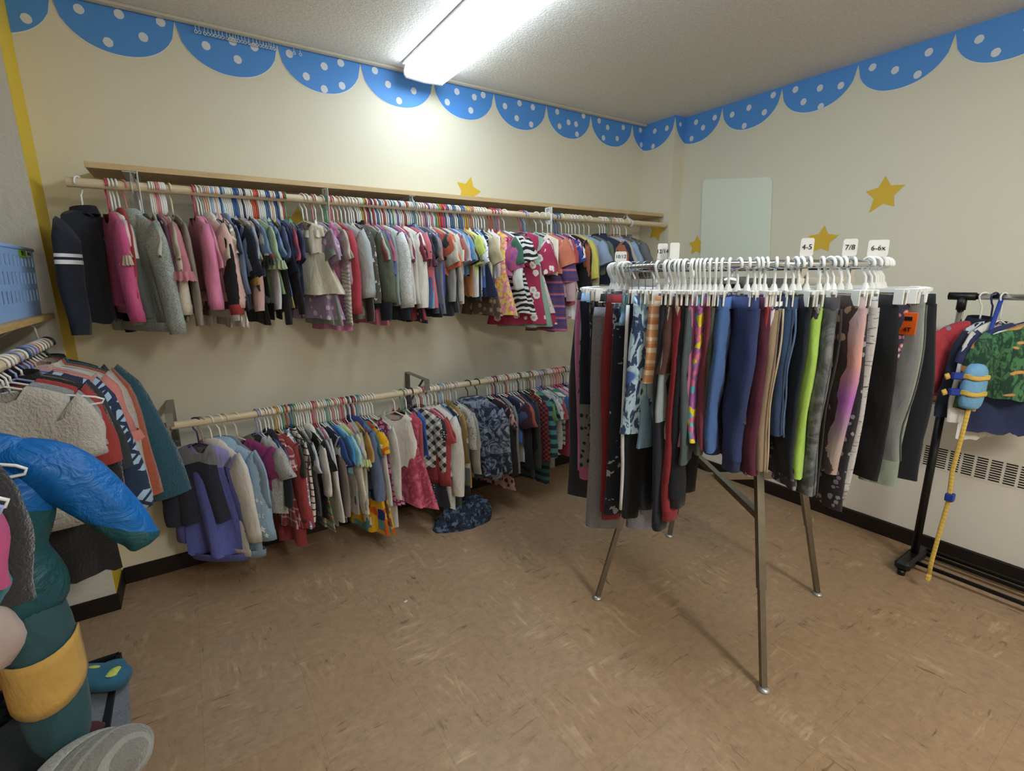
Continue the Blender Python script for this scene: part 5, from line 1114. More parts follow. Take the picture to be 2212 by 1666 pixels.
# right wall: radiator cabinet, board
t = thing('radiator_cabinet', 'cream wall-long radiator cabinet with oak ledge and slotted grille', 'radiator', (.056, -2.7, 0))
obj('panel', MB().box(0, .048, -2.49, 2.415, .082, .775, .002), M_cab, t)
obj('ledge', MB().box(-.028, .048, -2.49, 2.415, .778, .826, .004).box(-.016, .048, -2.49, 2.415, .768, .780, .002), M_led, t)
g = obj('grille', MB().box(-.0015, 0, -2.0, 2.3, .437, .556), M_cab, t)
mb = MB()
for i in range(88):
    y = 2.27-i*.0487
    for k in range(9):
        z = .447+k*.0116
        mb.box(-.0025, -.0016, y-.038, y, z, z+.0058)
o = obj('grille_slots', mb, plain('slot_dark', '16130f', .8), g)
t = thing('wall_board', 'blank pale frosted board hung on right wall by the corner', 'board', (.1, -.7, 1.6))
def rc(c0, c1, c2, c3, r=.03):
    P = [Vector((0, a, b)) for a, b in (c0, c1, c2, c3)]; out = []
    for i, p in enumerate(P):
        a = (P[i-1]-p).normalized(); b = (P[(i+1) % 4]-p).normalized()
        for q in range(6):
            u = q/5; out.append(p+a*r*(1-u)**2+b*r*u**2)
    return out
n = N('frosted_reflective'); M_board = n.done(lin('dde6d6'), .4, .0, None, .6)
obj('panel', MB().poly([(p.x, p.y, p.z) for p in rc((.247, .414), (-.237, .351), (-.292, -.42), (.208, -.42))], (.006, 0, 0)), M_board, t)

# ---------------------------------------------------------------- clothes on the two wall rods
AF = {'UPPER': 'the upper wall rod', 'LOWER': 'the lower wall rod'}
def hang_row(rows, y, z, which, short):
    for i, (x, hc, col, kind, L, tw, w_, th, desc, o) in enumerate(rows):
        prev = rows[i-1][8] if i else None
        n_ = len(desc.split())
        lab = desc+' on '+short
        if prev and n_+4+len(prev.split())+3 <= 15: lab += ', right of the '+prev
        R = (0, 0, math.radians(tw))
        hwid = w_/2-.012
        hl = HN[hc]+' plastic hanger holding the '+desc+' on '+short
        if len(hl.split()) > 16: hl = hl.replace(' plastic', '')
        add_hanger((x, y, z), R, hc, hl, 'plastic hangers on '+short, hwid)
        if 'fl' in o or kind: pass
        if kind == 'jacket' and 'spat' in o: o = dict(o)
        g = garment(kind, (x, y, z), R, col, L, lab, 'clothes on '+short, i+(0 if which == 'UPPER' else 500), w_, th, o)
hang_row(UPPER, -.25, 1.73, 'UPPER', 'the upper rod')
hang_row(LOWER, -.26, .785, 'LOWER', 'the lower rod')

# ---------------------------------------------------------------- round rack
RC = (-1.175, -1.566); RR = .457; RZ = 1.41
FEET = [(-1.452, -1.984, 'nearest the camera'), (-1.585, -1.307, 'left'), (-.763, -1.833, 'right'), (-.899, -1.139, 'far')]
t = thing('round_clothing_rack', 'round chrome clothing rack on four splayed legs, full of children\'s pants', 'clothing rack', (RC[0], RC[1], 0))
mb = MB().tube([(math.cos(2*PI*k/72)*RR, math.sin(2*PI*k/72)*RR, RZ) for k in range(72)], .0127, 12, closed=True)
obj('ring_rail', mb, M_chr, t, True)
HUBZ = 1.355
def lp(fx, fy, z):
    q = .5*z
    return Vector((fx-RC[0]+(RC[0]-fx)*q, fy-RC[1]+(RC[1]-fy)*q, z))
for fx, fy, nm in FEET:
    up = lp(fx, fy, HUBZ); d = Vector((fx-RC[0], fy-RC[1], 0)).normalized()
    rim = d*RR; rim.z = RZ-.012
    lg = obj('leg', MB().bar(lp(fx, fy, .33), up, .024, .024, up=tuple(d)), M_leg, t)
    obj('telescopic_tube', MB().bar(lp(fx, fy, .012), lp(fx, fy, .40), .019, .019, up=tuple(d)), M_leg, lg)
    f = lp(fx, fy, 0)
    obj('foot', MB().tube([(f.x, f.y, .0005), (f.x, f.y, .004), (f.x, f.y, .012)], [.021, .021, .013], 20), plain('foot_cap', 'b9b9b4', .35, .7), lg, True)
    e = Vector((d.x*(RR-.004), d.y*(RR-.004), HUBZ)); p = Vector((d.x*RR, d.y*RR, RZ-.008))
    obj('spoke', MB().bar((0, 0, HUBZ+.0), e, .022, .03).bar(e-Vector((d.x*.012, d.y*.012, -.012)), p-Vector((d.x*.012, d.y*.012, 0)), .016, .016, up=tuple(d)), M_chr, t)
ft = [lp(fx, fy, .57) for fx, fy, _ in FEET]
obj('cross_brace', MB().bar(ft[0], ft[3]+Vector((0, 0, 0)), .024, .024), M_leg, t)
obj('cross_brace', MB().bar(ft[1]+Vector((0, 0, -.004)), ft[2]+Vector((0, 0, -.004)), .024, .024), M_leg, t)
obj('hub', MB().tube([(0, 0, HUBZ-.03), (0, 0, HUBZ+.02)], .05, 20), M_chr, t, True)
for i, (phi, hk, col, kind, L, tw, th, drop, desc, o) in enumerate(RING):
    th_ = phi-PI/2 if phi < 3.7 else phi+PI/2
    a = th_+math.radians(tw)*(1 if phi < 3.7 else -1)
    loc = (RC[0]+math.cos(phi)*RR, RC[1]+math.sin(phi)*RR, RZ)
    place = 'round rack'
    hl = ('clear plastic clip hanger with wire hook' if hk == 'c' else 'white clip hanger')+' holding the '+desc
    pant_hanger(loc, (0, 0, a), hl, 'clip hangers on the round rack', hk, drop)
    pants(loc, (0, 0, a), col, L, desc+' on the round rack', 'pants on the round rack', i, o, kind, th, drop+.004)
# a few pairs round the far side
for i in range(9):
    phi = math.radians(-28+i*15.5); col = ['39404e', '6a6a70', '1d2436', '8a7a6a', '2f3f66', '55585c', '4a2c38', '26262a', '7a8290'][i]
    nm = ['ink blue', 'mid grey', 'deep navy', 'tan', 'royal navy', 'steel grey', 'wine', 'black', 'pale slate'][i]
    loc = (RC[0]+math.cos(phi)*RR, RC[1]+math.sin(phi)*RR, RZ)
    pant_hanger(loc, (0, 0, phi-PI/2), 'white clip hanger with the %s trousers on far side of round rack' % nm, 'clip hangers on the round rack', 'w')
    pants(loc, (0, 0, phi-PI/2), col, .42, nm+' trousers on the far side of the round rack', 'pants on the round rack', 80+i, {}, 'pants', .03, .089)
def ring_divider(phi, txt, wd, label, face, hgt=.048, stem=True):
    t = thing('size_divider', label, 'size divider', (RC[0]+math.cos(phi)*RR, RC[1]+math.sin(phi)*RR, RZ), (0, 0, face))
    # local x to the right of the reader, -y towards the reader
    mb = MB(); k = 6; r = .006; z0, z1 = .022, .022+hgt
    pts = []
    for cx_, cz_, a0 in ((wd/2-r, z1-r, 0), (-wd/2+r, z1-r, PI/2), (-wd/2+r, z0+r, PI), (wd/2-r, z0+r, 1.5*PI)):
        pts += [(cx_+math.cos(a0+PI/2*q/k)*r, 0, cz_+math.sin(a0+PI/2*q/k)*r) for q in range(k+1)]
    mb.poly(pts, (0, .0018, 0))
    obj('plate', mb, plain('divider_white', 'e6e6e2', .4), t)
    if stem:
        mb = MB().poly([(-.017, .002, .03), (-.0155, .002, -.05), (-.003, .002, -.05), (-.0145, .002, -.0), (-.011, .002, .02), (0, .002, .03)], (0, .0018, 0))
        obj('hook_arm', mb, plain('divider_white', 'e6e6e2', .4), t)
    if txt: obj('lettering', text_mesh(txt, .02 if len(txt) < 5 else .017), M_ink, t, loc=(0, -.0008, (z0+z1)/2), rot=(PI/2, 0, 0))
ring_divider(2.72, '10/12', .042, 'white size divider marked 10/12 on left of round rack', -.60, .036)
ring_divider(3.215, '12/14', .032, 'tilted white size divider marked 12/14 on round rack', -.55, .05)
ring_divider(3.31, '', .030, 'blank white size divider on the round rack', -.55, .05)
ring_divider(4.12, '4-5', .034, 'white size divider marked 4-5 on the round rack', -.85, .05)
ring_divider(4.42, '7/8', .036, 'grey-white size divider marked 7/8 on the round rack', -.95, .048)
ring_divider(4.72, '6-6x', .052, 'wide white size divider marked 6-6x on right of round rack', -1.0, .048)

# ---------------------------------------------------------------- left alcove: shelf, basket, rod, coats
tag(obj('alcove_shelf', MB().box(-3.849, -3.345, -2.6, -.211, 1.248, 1.266, .001), M_plyy), 'short-grained plywood shelf in left alcove with blue basket on it', 'shelf')
def dowely(x, z, y0, y1, R=.017):
    k = 16; return MB().loops([[(x+math.cos(2*PI*i/k)*R, y, z+math.sin(2*PI*i/k)*R) for i in range(k)] for y in (y0, y0+.001, y1-.001, y1)], True, True)
tag(obj('closet_rod', dowely(-3.375, 1.16, -2.5, -.211), M_rody, None, True), 'pine clothes rod under the left alcove shelf', 'clothes rod')
t = thing('shelf_bracket', 'thin white wire bracket under left alcove shelf', 'bracket', (-3.70, -.34, 1.247))
obj('arm', MB().tube([(0, 0, -.004), (.30, 0, -.004), (.318, 0, -.02), (.322, 0, -.07)], .0035, 8), M_wmet, t, True)
obj('brace', MB().tube([(0, 0, -.22), (.13, 0, -.11), (.295, 0, -.006)], .003, 8), M_wmet, t, True)
t = thing('laundry_basket', 'light blue slotted plastic basket with green tape label on left shelf', 'basket', (-3.50, -.52, 1.2665))
M_bk = plain('pale_blue_plastic', '8fb4e4', .4, 0, .02)
bx, by, bh = .125, .285, .225
def side(mb, axis, sgn, half, other, cols):
    # wall with three rows of slots
    rows_ = [(.0, .055), (.095, .115), (.155, .172), (.205, bh)]
    def put(a0, a1, z0, z1):
        fl = lambda z: 1+.06*z/bh
        th = .003
        for_z = []
        if axis == 'x':
            v = [(sgn*(other*fl(z)-d), a*fl(z), z) for z in (z0, z1) for a in (a0, a1) for d in (0, th)]
        else:
            v = [(a*fl(z), sgn*(other*fl(z)-d), z) for z in (z0, z1) for a in (a0, a1) for d in (0, th)]
        mb.add(v, [(0,2,3,1), (4,5,7,6), (0,1,5,4), (2,6,7,3), (0,4,6,2), (1,3,7,5)])
    for z0, z1 in ((0, .05), (.088, .108), (.146, .166), (.198, bh)): put(-half, half, z0, z1)
    step = 2*half/cols
    for z0, z1 in ((.05, .088), (.108, .146), (.166, .198)):
        for c in range(cols+1):
            a = -half+c*step; put(max(-half, a-step*.29), min(half, a+step*.29), z0, z1)
mb = MB(); side(mb, 'x', 1, by, bx, 13); side(mb, 'x', -1, by, bx, 13); side(mb, 'y', 1, bx, by, 6); side(mb, 'y', -1, bx, by, 6); mb.box(-bx, bx, -by, by, 0, .004)
obj('basket_body', mb, M_bk, t)
mb = MB(); e = 1.06; mb.tube([(bx*e, -by*e, bh), (bx*e, by*e, bh), (-bx*e, by*e, bh), (-bx*e, -by*e, bh)], .006, 8, closed=True)
obj('rim', mb, M_bk, t, True)
g = obj('tape_label', MB().box(.1325, .1335, .115, .205, .195, .222), plain('green_tape', '7fb02a', .6), t, loc=(0, 0, 0))
obj('lettering', text_mesh('MF !', .022), M_ink, g, loc=(.134, .16, .208), rot=(PI/2, 0, PI/2))
g = obj('white_label', MB().box(.1325, .1335, .212, .262, .198, .221), plain('white_tape', 'dfe6ee', .6), t)
obj('lettering', text_mesh('10-12', .016), M_ink, g, loc=(.134, .237, .209), rot=(PI/2, 0, PI/2))
def lump(name, c, r, col, label, cat, group=None, pat='solid', c2=None, fuzz=0, seed=1, amp=.25, freq=2.2, parent=None, n=22, flat=-1, sc=1.0, c3=None):
    mb = MB(); L = []; m = n//2
    for j in range(m+1):
        a = PI*j/m; ring = []
        for k in range(n):
            b = 2*PI*k/n; d = Vector((math.sin(a)*math.cos(b), math.sin(a)*math.sin(b), math.cos(a)))
            f = 1+amp*noise.noise(d*freq+Vector((seed*3.1, 0, 0)))+amp*.6*abs(noise.noise(d*freq*2.3+Vector((0, seed*1.7, 0))))
            z = d.z*r[2]*f
            ring.append((d.x*r[0]*f, d.y*r[1]*f, max(z, flat*r[2])))
        L.append(ring)
    mb.loops(L)
    o = obj(name, mb, fabric(col, pat, c2, sc, fuzz=fuzz, c3=c3), parent, True, c)
    if label: tag(o, label, cat, group)
    return o
for i, (dy, dx, r, col, nm) in enumerate(((.17, .02, .07, '2a2048', 'dark purple'), (.03, -.02, .08, 'cfc6c4', 'pale grey'), (-.12, .03, .08, '5a2a4e', 'plum'), (-.22, -.02, .06, '30506a', 'teal grey'))):
    lump('folded_garment', (-3.50+dx, -.52+dy, 1.2715+r*.62), (.07, r, r*.62), col, nm+' bundled garment inside the light blue basket', 'clothing', 'clothes inside the basket', seed=i+4)
_AP = AP; AP = -.062
for i, (y, hc, col, kind, L, w_, desc, o) in enumerate(LEFT):
    rot = (0, 0, PI/2+math.radians(random.Random(i).uniform(-3, 3)))
    obj_l = HN[hc]+' plastic hanger holding the '+desc+' in left alcove'
    k = ('L', hc)
    if ('tube', 'left') not in _hm:
        _hm.pop(('tube', .12, .017), None); hanger_mesh('tube', .12); _hm[('tube', 'left')] = _hm.pop(('tube', .12, .017))
    oo = obj('clothes_hanger', _hm[('tube', 'left')], plastic(hc), None, True, (-3.375, y, 1.16), rot)
    tag(oo, obj_l, 'hanger', 'plastic hangers in the left alcove')
    o = dict(o); o.setdefault('sth', .05); 
    garment(kind, (-3.375, y, 1.16), rot, col, L, desc+' on the rod in left alcove', 'coats and jumpers in the left alcove', 900+i, w_, .042 if not o.get('fuzz') else .05, o)
AP = _AP

AP = -.085
for y_, hw_, hc_, lb_ in ((-.79, .20, 'w', 'bare white hanger whose rounded end sticks out beside the red knit jumper'), (-1.60, .16, 'w', 'white hanger end sticking out at left edge above the lilac one'), (-1.63, .158, 'u', 'lilac blue hanger end sticking out at left edge, lower of two')):
    tag(obj('clothes_hanger', hanger_mesh('tube', hw_), plastic(hc_), None, True, (-3.375, y_, 1.16), (0, 0, PI/2)), lb_, 'hanger', 'plastic hangers in the left alcove')
AP = _AP

# snowsuit, nearest of the alcove clothes, facing into the room
SX, SY = -3.375, -1.32
t = thing('snowsuit', 'blue and dark teal child\'s snowsuit with yellow knee patches hanging at left', 'snowsuit', (SX, SY, 0))
n = N('snowsuit_nylon'); co = n.co(); xyz = n.sep(co)
ln = n.math('ADD', xyz[2], n.math('MULTIPLY', n.math('ABSOLUTE', xyz[0]), .62))
bl = n.math('GREATER_THAN', n.math('ADD', ln, n.math('MULTIPLY', n.noise(co, 6), .015)), 1.005)
c = n.mix(bl, lin('1c4f58'), lin('0f62ad'))
b = n.bump(n.noise(co, 13, 4, .6, 1.0), .7, .025)
M_suit = n.done(c, .42, 0, b, .35)
M_suitd = fabric('1c4f58', rough=.6); M_patch = fabric('c99a22', rough=.7)
def tubeshape(stations, n=26, seed=0, amp=.006):
    """stations: (x, y, z, half_width_x, half_depth_y); rings perpendicular to the path in the xz plane"""
    L = []; m = len(stations)
    for j, (x, y, z, a, b_) in enumerate(stations):
        p0 = Vector(stations[max(j-1, 0)][:3]); p1 = Vector(stations[min(j+1, m-1)][:3]); d = (p1-p0); d.y = 0; d.normalize()
        nx, nz = -d.z, d.x
        L.append([(x+nx*math.cos(2*PI*k/n)*a*(1+.02*math.sin(5*k+j)), y+math.sin(2*PI*k/n)*b_+amp*math.sin(k*1.3+j*1.7+seed), z+nz*math.cos(2*PI*k/n)*a*(1+.02*math.sin(5*k+j))) for k in range(n)])
    return MB().loops(L, True, True)
def sub(o, lv=1):
    m_ = o.modifiers.new('s', 'SUBSURF'); m_.levels = lv; m_.render_levels = lv; return o
sub(obj('body', tubeshape([(0, 0, 1.10, .05, .03), (0, 0, 1.085, .09, .04), (0, 0, 1.058, .15, .05), (0, 0, 1.0, .17, .06), (0, 0, .91, .162, .07), (0, 0, .85, .145, .07), (0, 0, .83, .13, .058), (0, 0, .81, .135, .06), (0, 0, .75, .152, .075), (0, 0, .70, .148, .075), (0, 0, .66, .13, .065)]), M_suit, t, True))
for s in (-1, 1):
    so = sub(obj('sleeve', tubeshape([(s*.07, 0, 1.035, .03, .04), (s*.12, 0, 1.022, .052, .046), (s*.165, -.002, .992, .062, .05), (s*.20, -.003, .948, .060, .05), (s*.232, -.005, .895, .054, .046), (s*.26, -.006, .85, .048, .043), (s*.279, -.006, .812, .042, .038), (s*.286, -.006, .797, .033, .03), (s*.295, -.006, .777, .037, .033), (s*.297, -.006, .772, .025, .02)], amp=.003, seed=s), M_suit, t, True))
    lg = sub(obj('leg', tubeshape([(s*.072, 0, .72, .062, .06), (s*.076, 0, .64, .066, .065), (s*.078, 0, .55, .064, .065), (s*.078, 0, .50, .062, .063), (s*.079, -.005, .42, .062, .063), (s*.08, -.008, .36, .056, .057), (s*.08, -.008, .325, .045, .045), (s*.08, -.008, .31, .03, .03)], seed=2+s), M_suitd, t, True))
    # knee patch: shell over the front of the leg
    L = []
    for j in range(7):
        q = j/6; row = []
        for k in range(13):
            a = PI+PI*(k/12)  # front half
            wx = .0855*(1.03)
            z = .598-.115*q+.02*(1 if q == 0 else 0)*abs(k-6)/6*(-1 if s < 0 else 1)*0
            zz = z-(.038*math.cos((k-6)/6*PI/2)*q)-.018*math.cos((k-6)/6*PI/2)*(1-q)+.02*(k/12)*(s)
            row.append((s*.078+math.cos(a)*.0675, -.001+math.sin(a)*.0685, zz))
        L.append(row)
    mb = MB(); base = 0
    for r in L: mb.v += r
    for j in range(6):
        for k in range(12): mb.f.append((j*13+k, j*13+k+1, (j+1)*13+k+1, (j+1)*13+k))
    o = obj('knee_patch', mb, M_patch, lg, True); md = o.modifiers.new('so', 'SOLIDIFY'); md.thickness = .003
obj('zip', MB().box(-.004, .004, -.079, -.072, .74, 1.0), plain('zip', '20363c', .5), t)
obj('zip_pull', MB().box(.02, .036, -.082, -.074, .785, .815, .003), plain('pull', 'c9c4bb', .4), t)
obj('collar', MB().loops([[(math.cos(2*PI*k/20)*.06, math.sin(2*PI*k/20)*.045, z) for k in range(20)] for z in (1.085, 1.115)]), fabric('15868c'), t, True)
AP = -.06
o = obj('clothes_hanger', hanger_mesh('tube', .145), plastic('w'), None, True, (SX, SY-.062, 1.16), (0, 0, PI/2)); tag(o, 'white plastic hanger holding the blue and teal snowsuit', 'hanger')
AP = _AP
# things hanging in front of the snowsuit, cut by the picture's left edge
FX = -3.44
AP = -.06
def front(kind, y, col, L, w_, desc, hc, o, th=.06, x=-3.375):
    rot = (0, 0, PI/2)
    oo = obj('clothes_hanger', hanger_mesh('tube', max(.1, w_/2-.02)), plastic(hc), None, True, (x, y, 1.16), rot); tag(oo, HN[hc]+' plastic hanger holding the '+desc+' at left edge', 'hanger', 'plastic hangers in the left alcove')
    return garment(kind, (x, y, 1.16), rot, col, L, desc+' at left edge in front of the snowsuit', 'coats at the left edge', 1200+int(-y*100), w_, th, o)
front('jacket', -1.48, '2c2b2e', .30, .24, 'charcoal fleece jacket with furry collar', 'd', {'fuzz': 1, 'sw': .05, 'sw1': .04, 'send': (.0, -.22), 'sth': .05})
front('coat', -1.53, 'c0407e', .20, .20, 'raspberry pink padded coat', 'w', {'sw': .05, 'sw1': .045, 'send': (.0, -.17), 'sth': .05})
AP = _AP
lump('teal_mitten', (-3.335, -1.52, .865), (.075, .045, .085), '117f8c', 'bright teal padded garment sleeve bunched below the pink coat', 'clothing', seed=12, amp=.12)
lump('pink_hat', (-3.33, -1.51, .745), (.07, .045, .075), 'b09a92', 'pale pink felt garment hanging below the teal one at left edge', 'clothing', seed=15, amp=.08)
lump('trim', (-3.33, -1.60, 1.0), (.05, .04, .035), '8f8f8f', 'grey curly trim of fleece above the teal garment, left edge', 'clothing', seed=18, amp=.2, fuzz=1, pat='speck', c2='d0d0d0')

# bin of hats and mittens at lower left
t = thing('storage_bin', 'black mesh-sided bin of hats and mittens on the floor at left', 'bin', (-3.42, -1.235, 0))
M_bin = plain('black_bin', '17181a', .6, 0, .2)
mb = MB(); X0, X1, Y0, Y1, H = -.2, .185, -.335, .275, .275
for s, (a, b_) in enumerate((((X0, Y0), (X1, Y0)), ((X1, Y0), (X1, Y1)), ((X1, Y1), (X0, Y1)), ((X0, Y1), (X0, Y0)))):
    mb.bar((a[0], a[1], H-.01), (b_[0], b_[1], H-.01), .012, .022).bar((a[0]*.92, a[1]*.92, .014), (b_[0]*.92, b_[1]*.92, .014), .01, .028)
mb.box(X0*.92, X1*.92, Y0*.92, Y1*.92, .001, .006)
obj('frame', mb, M_bin, t)
mb = MB()
for (a, b_) in (((X0, Y0), (X1, Y0)), ((X1, Y0), (X1, Y1)), ((X1, Y1), (X0, Y1)), ((X0, Y1), (X0, Y0))):
    v = [(a[0]*.92, a[1]*.92, .02), (b_[0]*.92, b_[1]*.92, .02), (b_[0], b_[1], H-.015), (a[0], a[1], H-.015)]
    mb.add(v, [(0, 1, 2, 3)])
n = N('bin_mesh'); n2 = n.noise(n.co(), 40, 3, .7); o = obj('side_walls', mb, n.done(n.mix(n.step(n2, .45, .6), lin('0c0d0e'), lin('3a3f3c')), .7), t); md = o.modifiers.new('so', 'SOLIDIFY'); md.thickness = .004
o = obj('flap', MB().add([(.10, .0, H+.0), (.235, -.06, H-.02), (.215, .18, H-.01), (.06, .22, H+.012)], [(0, 1, 2, 3)]), fabric('5b6068', 'heather', '6c7178'), t); md = o.modifiers.new('so', 'SOLIDIFY'); md.thickness = .012
def mitten(loc, rot, col, label, palm=None, cuff=None, sc=1.0):
    t = thing('mitten', label, 'mitten', loc, rot)
    L = []
    for j in range(9):
        q = j/8; a = .045*sc*(.8+.35*math.sin(PI*min(1, q*.9+.05)))*(1 if q < .95 else .55); L.append([(q*.14*sc, math.cos(2*PI*k/16)*a, .03+math.sin(2*PI*k/16)*.028*sc*(1 if q < .9 else .6)) for k in range(16)])
    sub(obj('hand', MB().loops(L, True, True), fabric(col), t, True))
    sub(obj('thumb', MB().tube([(.05, .03, .03), (.075, .055, .034), (.10, .066, .036)], [.02, .02, .012], 10), fabric(col), t, True))
    if cuff:
        sub(obj('cuff', MB().loops([[(x_, math.cos(2*PI*k/20)*a*(1+.05*math.sin(3*k)), .03+math.sin(2*PI*k/20)*a*.75) for k in range(20)] for x_, a in ((-.06, .055), (-.045, .058), (-.01, .05), (.012, .042))]), fabric(col, 'camo', cuff, 1.6), t, True))
    if palm:
        for (x_, y_, a, b_) in ((.055, .0, .035, .017), (.115, -.008, .018, .03)):
            L = [[(x_+math.cos(2*PI*k/16)*a*q, y_+math.sin(2*PI*k/16)*b_*q, .061-.010*q*q) for k in range(16)] for q in (1, .6, .05)]
            obj('palm_patch', MB().loops(L, False, True), fabric(palm), t, True)
    return t
mitten((-3.33, -1.06, .282), (-.25, .1, -.5), '10607e', 'teal mitten with lime patches and snowflake cuff on top of bin', 'b6c41c', 'c8d4dc', 1.05)
def beanie(loc, rot, label, col, c2, r=.11):
    t = thing('knit_hat', label, 'hat', loc, rot); L = []
    for j in range(10):
        q = j/9; rr_ = r*(1-.06*q) if q < .6 else r*.96*math.cos((q-.6)/.4*PI/2*.93)
        L.append([(math.cos(2*PI*k/28)*rr_*(1+.02*math.sin(k*2.1+j)), math.sin(2*PI*k/28)*rr_*.62*(1+.03*math.sin(k*1.3)), .16*q) for k in range(28)])
    sub(obj('crown', MB().loops(L, True, True), fabric(col, 'thin', c2, .5, fuzz=1), t, True))
    sub(obj('brim', MB().loops([[(math.cos(2*PI*k/28)*r*g, math.sin(2*PI*k/28)*r*.62*g, z) for k in range(28)] for g, z in ((1.0, -.012), (1.1, -.006), (1.12, .02), (1.06, .045), (1.0, .045))]), fabric('8b8b7e', 'heather', 'a5a597', fuzz=1), t, True))
    return t
beanie((-3.27, -1.42, .30), (1.15, .25, .9), 'striped grey woolly hat lying at front of the bin', '74736a', '8f8e84')
lump('knit_hat', (-3.285, -1.27, .288), (.05, .03, .02), '4a1622', 'small burgundy knit item beside the striped woolly hat', 'hat', seed=21, amp=.1)
lump('navy_hat', (-3.44, -1.47, .24), (.10, .08, .06), '131c66', 'royal navy hat with yellow lettering at front left of bin', 'hat', seed=22, amp=.1)
lump('gloves', (-3.40, -1.15, .20), (.13, .16, .06), '2b2d30', 'dark bundled gloves filling the storage bin', 'gloves', seed=23, amp=.2)
lump('fur_hat', (-3.40, -1.37, .225), (.09, .06, .055), '5f6258', 'grey-green furry hat in the bin behind the striped hat', 'hat', seed=24, amp=.15, fuzz=1)

# fallen camouflage cloth under the lower rod
def heap():
    mb = MB(); L = []; n = 56; m = 26
    for j in range(m+1):
        a = PI*j/m*.5; ring = []
        for k in range(n):
            b = 2*PI*k/n; d = Vector((math.sin(a)*math.cos(b), math.sin(a)*math.sin(b), math.cos(a)))
            f = 1+.22*noise.noise(d*1.7+Vector((5, 0, 0)))+.20*abs(noise.noise(d*4.2))+.08*noise.noise(d*11)
            x, y, z = d.x*.175*f, d.y*.095*f, d.z*f*.125*(1+.35*d.x)
            ring.append((x, y, max(.001, z)))
        L.append(ring)
    return mb.loops(L)
tag(sub(obj('fallen_garment', heap(), fabric('1a2740', 'camo', '48627e', 1.3, c3='0e1626'), None, True, (-1.745, -.365, .0))), 'crumpled navy camouflage garment fallen on floor under the lower rod', 'clothing')
tag(obj('paper_scrap', MB().box(-.008, .008, -.005, .005, .0005, .0015), plain('scrap', 'd8d8c8', .6), None, False, (-2.293, -.857, 0), .4), 'tiny white paper scrap on the brown floor', 'litter')

# ---------------------------------------------------------------- garment rack on the right
GX = -.15
t = thing('garment_rack', 'black and chrome rolling garment rack against the radiator at right', 'clothing rack', (GX, -1.965, 0))
obj('top_rail', MB().tube([(0, -.02, 1.283), (0, -1.25, 1.283)], .0125, 12), M_chr, t, True)
obj('end_connector', MB().tube([(0, .035, 1.283), (0, -.055, 1.283)], .0165, 12).tube([(0, -.012, 1.283), (0, -.012, 1.225)], .017, 12), M_blk, t, True)
up_ = obj('upright', MB().tube([(0, -.012, 1.24), (0, -.012, .86)], .0125, 12), M_chr, t, True)
obj('lock_collar', MB().tube([(0, -.012, .905), (0, -.012, .895), (0, -.012, .845)], [.018, .022, .02], 14), M_blk, up_, True)
obj('lower_tube', MB().tube([(0, -.012, .86), (0, -.012, .07)], .0165, 12), M_blk, up_, True)
obj('foot_bar', MB().box(-.15, .115, -.042, .018, .022, .068, .012), M_blk, t)
for x_ in (-.055, .07, .095): obj('base_rail', MB().tube([(x_, -.02, .047 if x_ < .09 else .06), (x_, -1.25, .047 if x_ < .09 else .06)], .0095, 10), M_blk, t, True)
for x_ in (-.135, .10): obj('glide_pad', MB().tube([(x_, -.012, .001), (x_, -.012, .024)], .016, 12), M_blk, t, True)
obj('far_upright', MB().tube([(0, -1.24, 1.283), (0, -1.24, .02)], .0145, 12), M_blk, t, True)
def rack_item(y, tw, hc, kind, col, L, w_, th, desc, o, hk=True):
    R = (0, 0, PI/2+math.radians(tw))
    oo = obj('clothes_hanger', hanger_mesh('tube', w_/2-.014, .0125), plastic(hc), None, True, (GX, y, 1.283), R); tag(oo, HN[hc]+' plastic hanger holding the '+desc+' on right rack', 'hanger', 'hangers on the garment rack')
    return garment(kind, (GX, y, 1.283), R, col, L, desc+' on the garment rack at right', 'clothes on the garment rack', 1500+int(-y*100), w_, th, o)
rack_item(-2.045, -48, 'w', 'jacket', 'b01a2c', .33, .27, .07, 'red padded jacket with grey trees', {'collar': '141c34', 'sl': .26, 'pat': 'dots', 'c2': '8a7a90', 'sc': .45})
rack_item(-2.078, -30, 'n', 'long', '1a2238', .36, .20, .03, 'navy zigzag sweater', {'pat': 'snow', 'c2': 'b8c0c8', 'sc': 1.4, 'scol': '1a2238'})
rack_item(-2.105, -25, 'w', 'long', 'd6d2ca', .50, .22, .025, 'off-white long top', {})
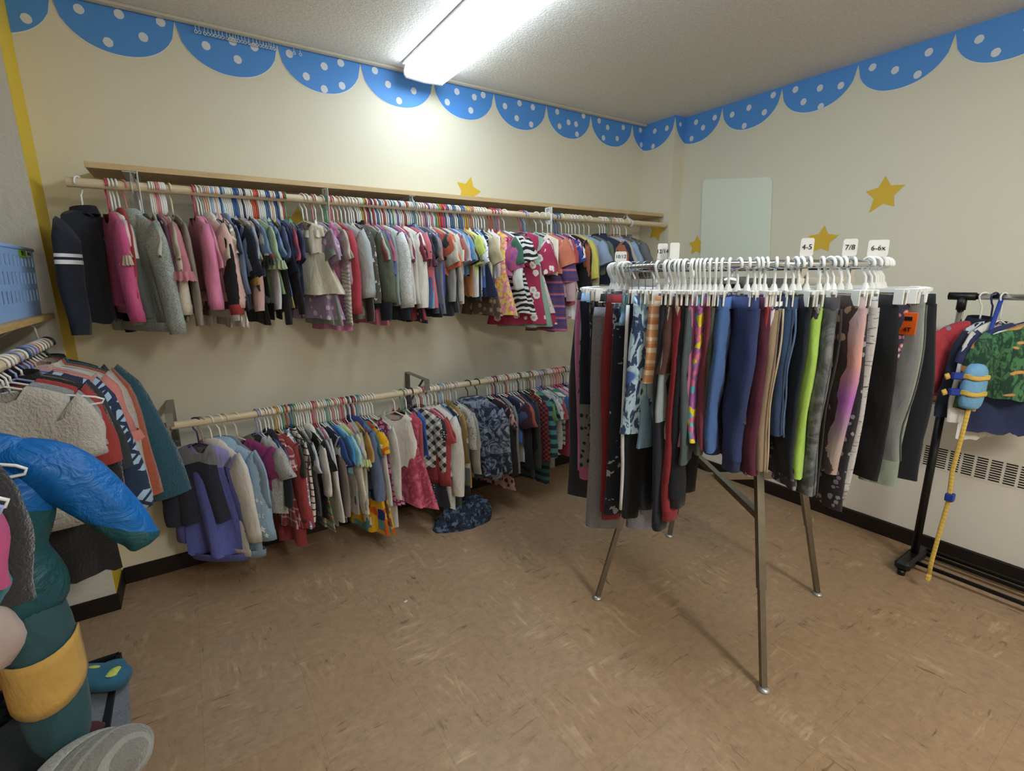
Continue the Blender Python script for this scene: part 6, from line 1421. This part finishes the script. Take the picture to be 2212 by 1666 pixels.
rack_item(-2.24, -52, 'w', 'coat', '16402a', .30, .34, .09, 'green jungle-print coat with orange animals', {'pat': 'jungle', 'c2': '3c7a44', 'c3': 'd6902c', 'sc': .8, 'fuzz': 0, 'sl': .26, 'sth': .08})
rack_item(-2.185, -50, 'n', 'tee', '27335f', .46, .27, .03, 'dark blue tee behind the jungle coat', {})
# little blue swim vest with yellow belts and a long crotch strap
t = thing('life_vest', 'light blue child\'s swim vest with yellow belts and long strap', 'life vest', (-.30, -2.10, .925))
for i, (x_, z0, z1) in enumerate(((0, -.09, .10),)):
    sub(obj('panel', tubeshape([(x_, 0, z1, .022, .015), (x_, 0, z1-.02, .038, .028), (x_, 0, .03, .042, .032), (x_, 0, -.03, .042, .032), (x_, 0, z0+.01, .038, .028), (x_, 0, z0, .025, .015)], amp=.002), fabric('6ab0e0'), t, True), 1).rotation_euler = (0, 0, -.9)
M_belt = fabric('dcb416', 'thin', 'c9a010'); M_buck = plain('blue_buckle', '1d3f9a', .4)
for z in (.045, -.022):
    b_ = obj('belt', MB().tube([(math.cos(2*PI*k/24)*.045, math.sin(2*PI*k/24)*.036, z+.003*math.sin(k)) for k in range(24)], .0022, 8, closed=True, flat=4.6), M_belt, t, True, rot=(0, 0, -.9))
    obj('buckle', MB().box(-.078, -.036, -.012, .012, z-.014, z+.014, .004), M_buck, b_)
    obj('webbing_tail', MB().tube([(-.085, 0, z), (-.10, -.004, z-.006)], .004, 8, flat=3.2), M_belt, b_, True)
pts = [(0, 0, -.08), (.004, .006, -.22), (-.01, .01, -.36), (-.004, .004, -.50), (-.02, .008, -.62), (-.04, .012, -.78), (-.05, .01, -.86)]
obj('hanging_loop', MB().tube([(.155, -.0, .373), (.13, 0, .33), (.03, 0, .13), (0, 0, .095)], .0022, 8, flat=3.5), M_buck, t, True)
st = obj('crotch_strap', MB().tube(pts, .0025, 8, flat=3.4), M_belt, t, True)
obj('buckle', MB().box(-.016, .014, -.012, .018, -.50, -.465, .004), M_buck, st)
obj('strap_end', MB().box(-.064, -.036, .002, .018, -.868, -.84, .003), M_belt, st)
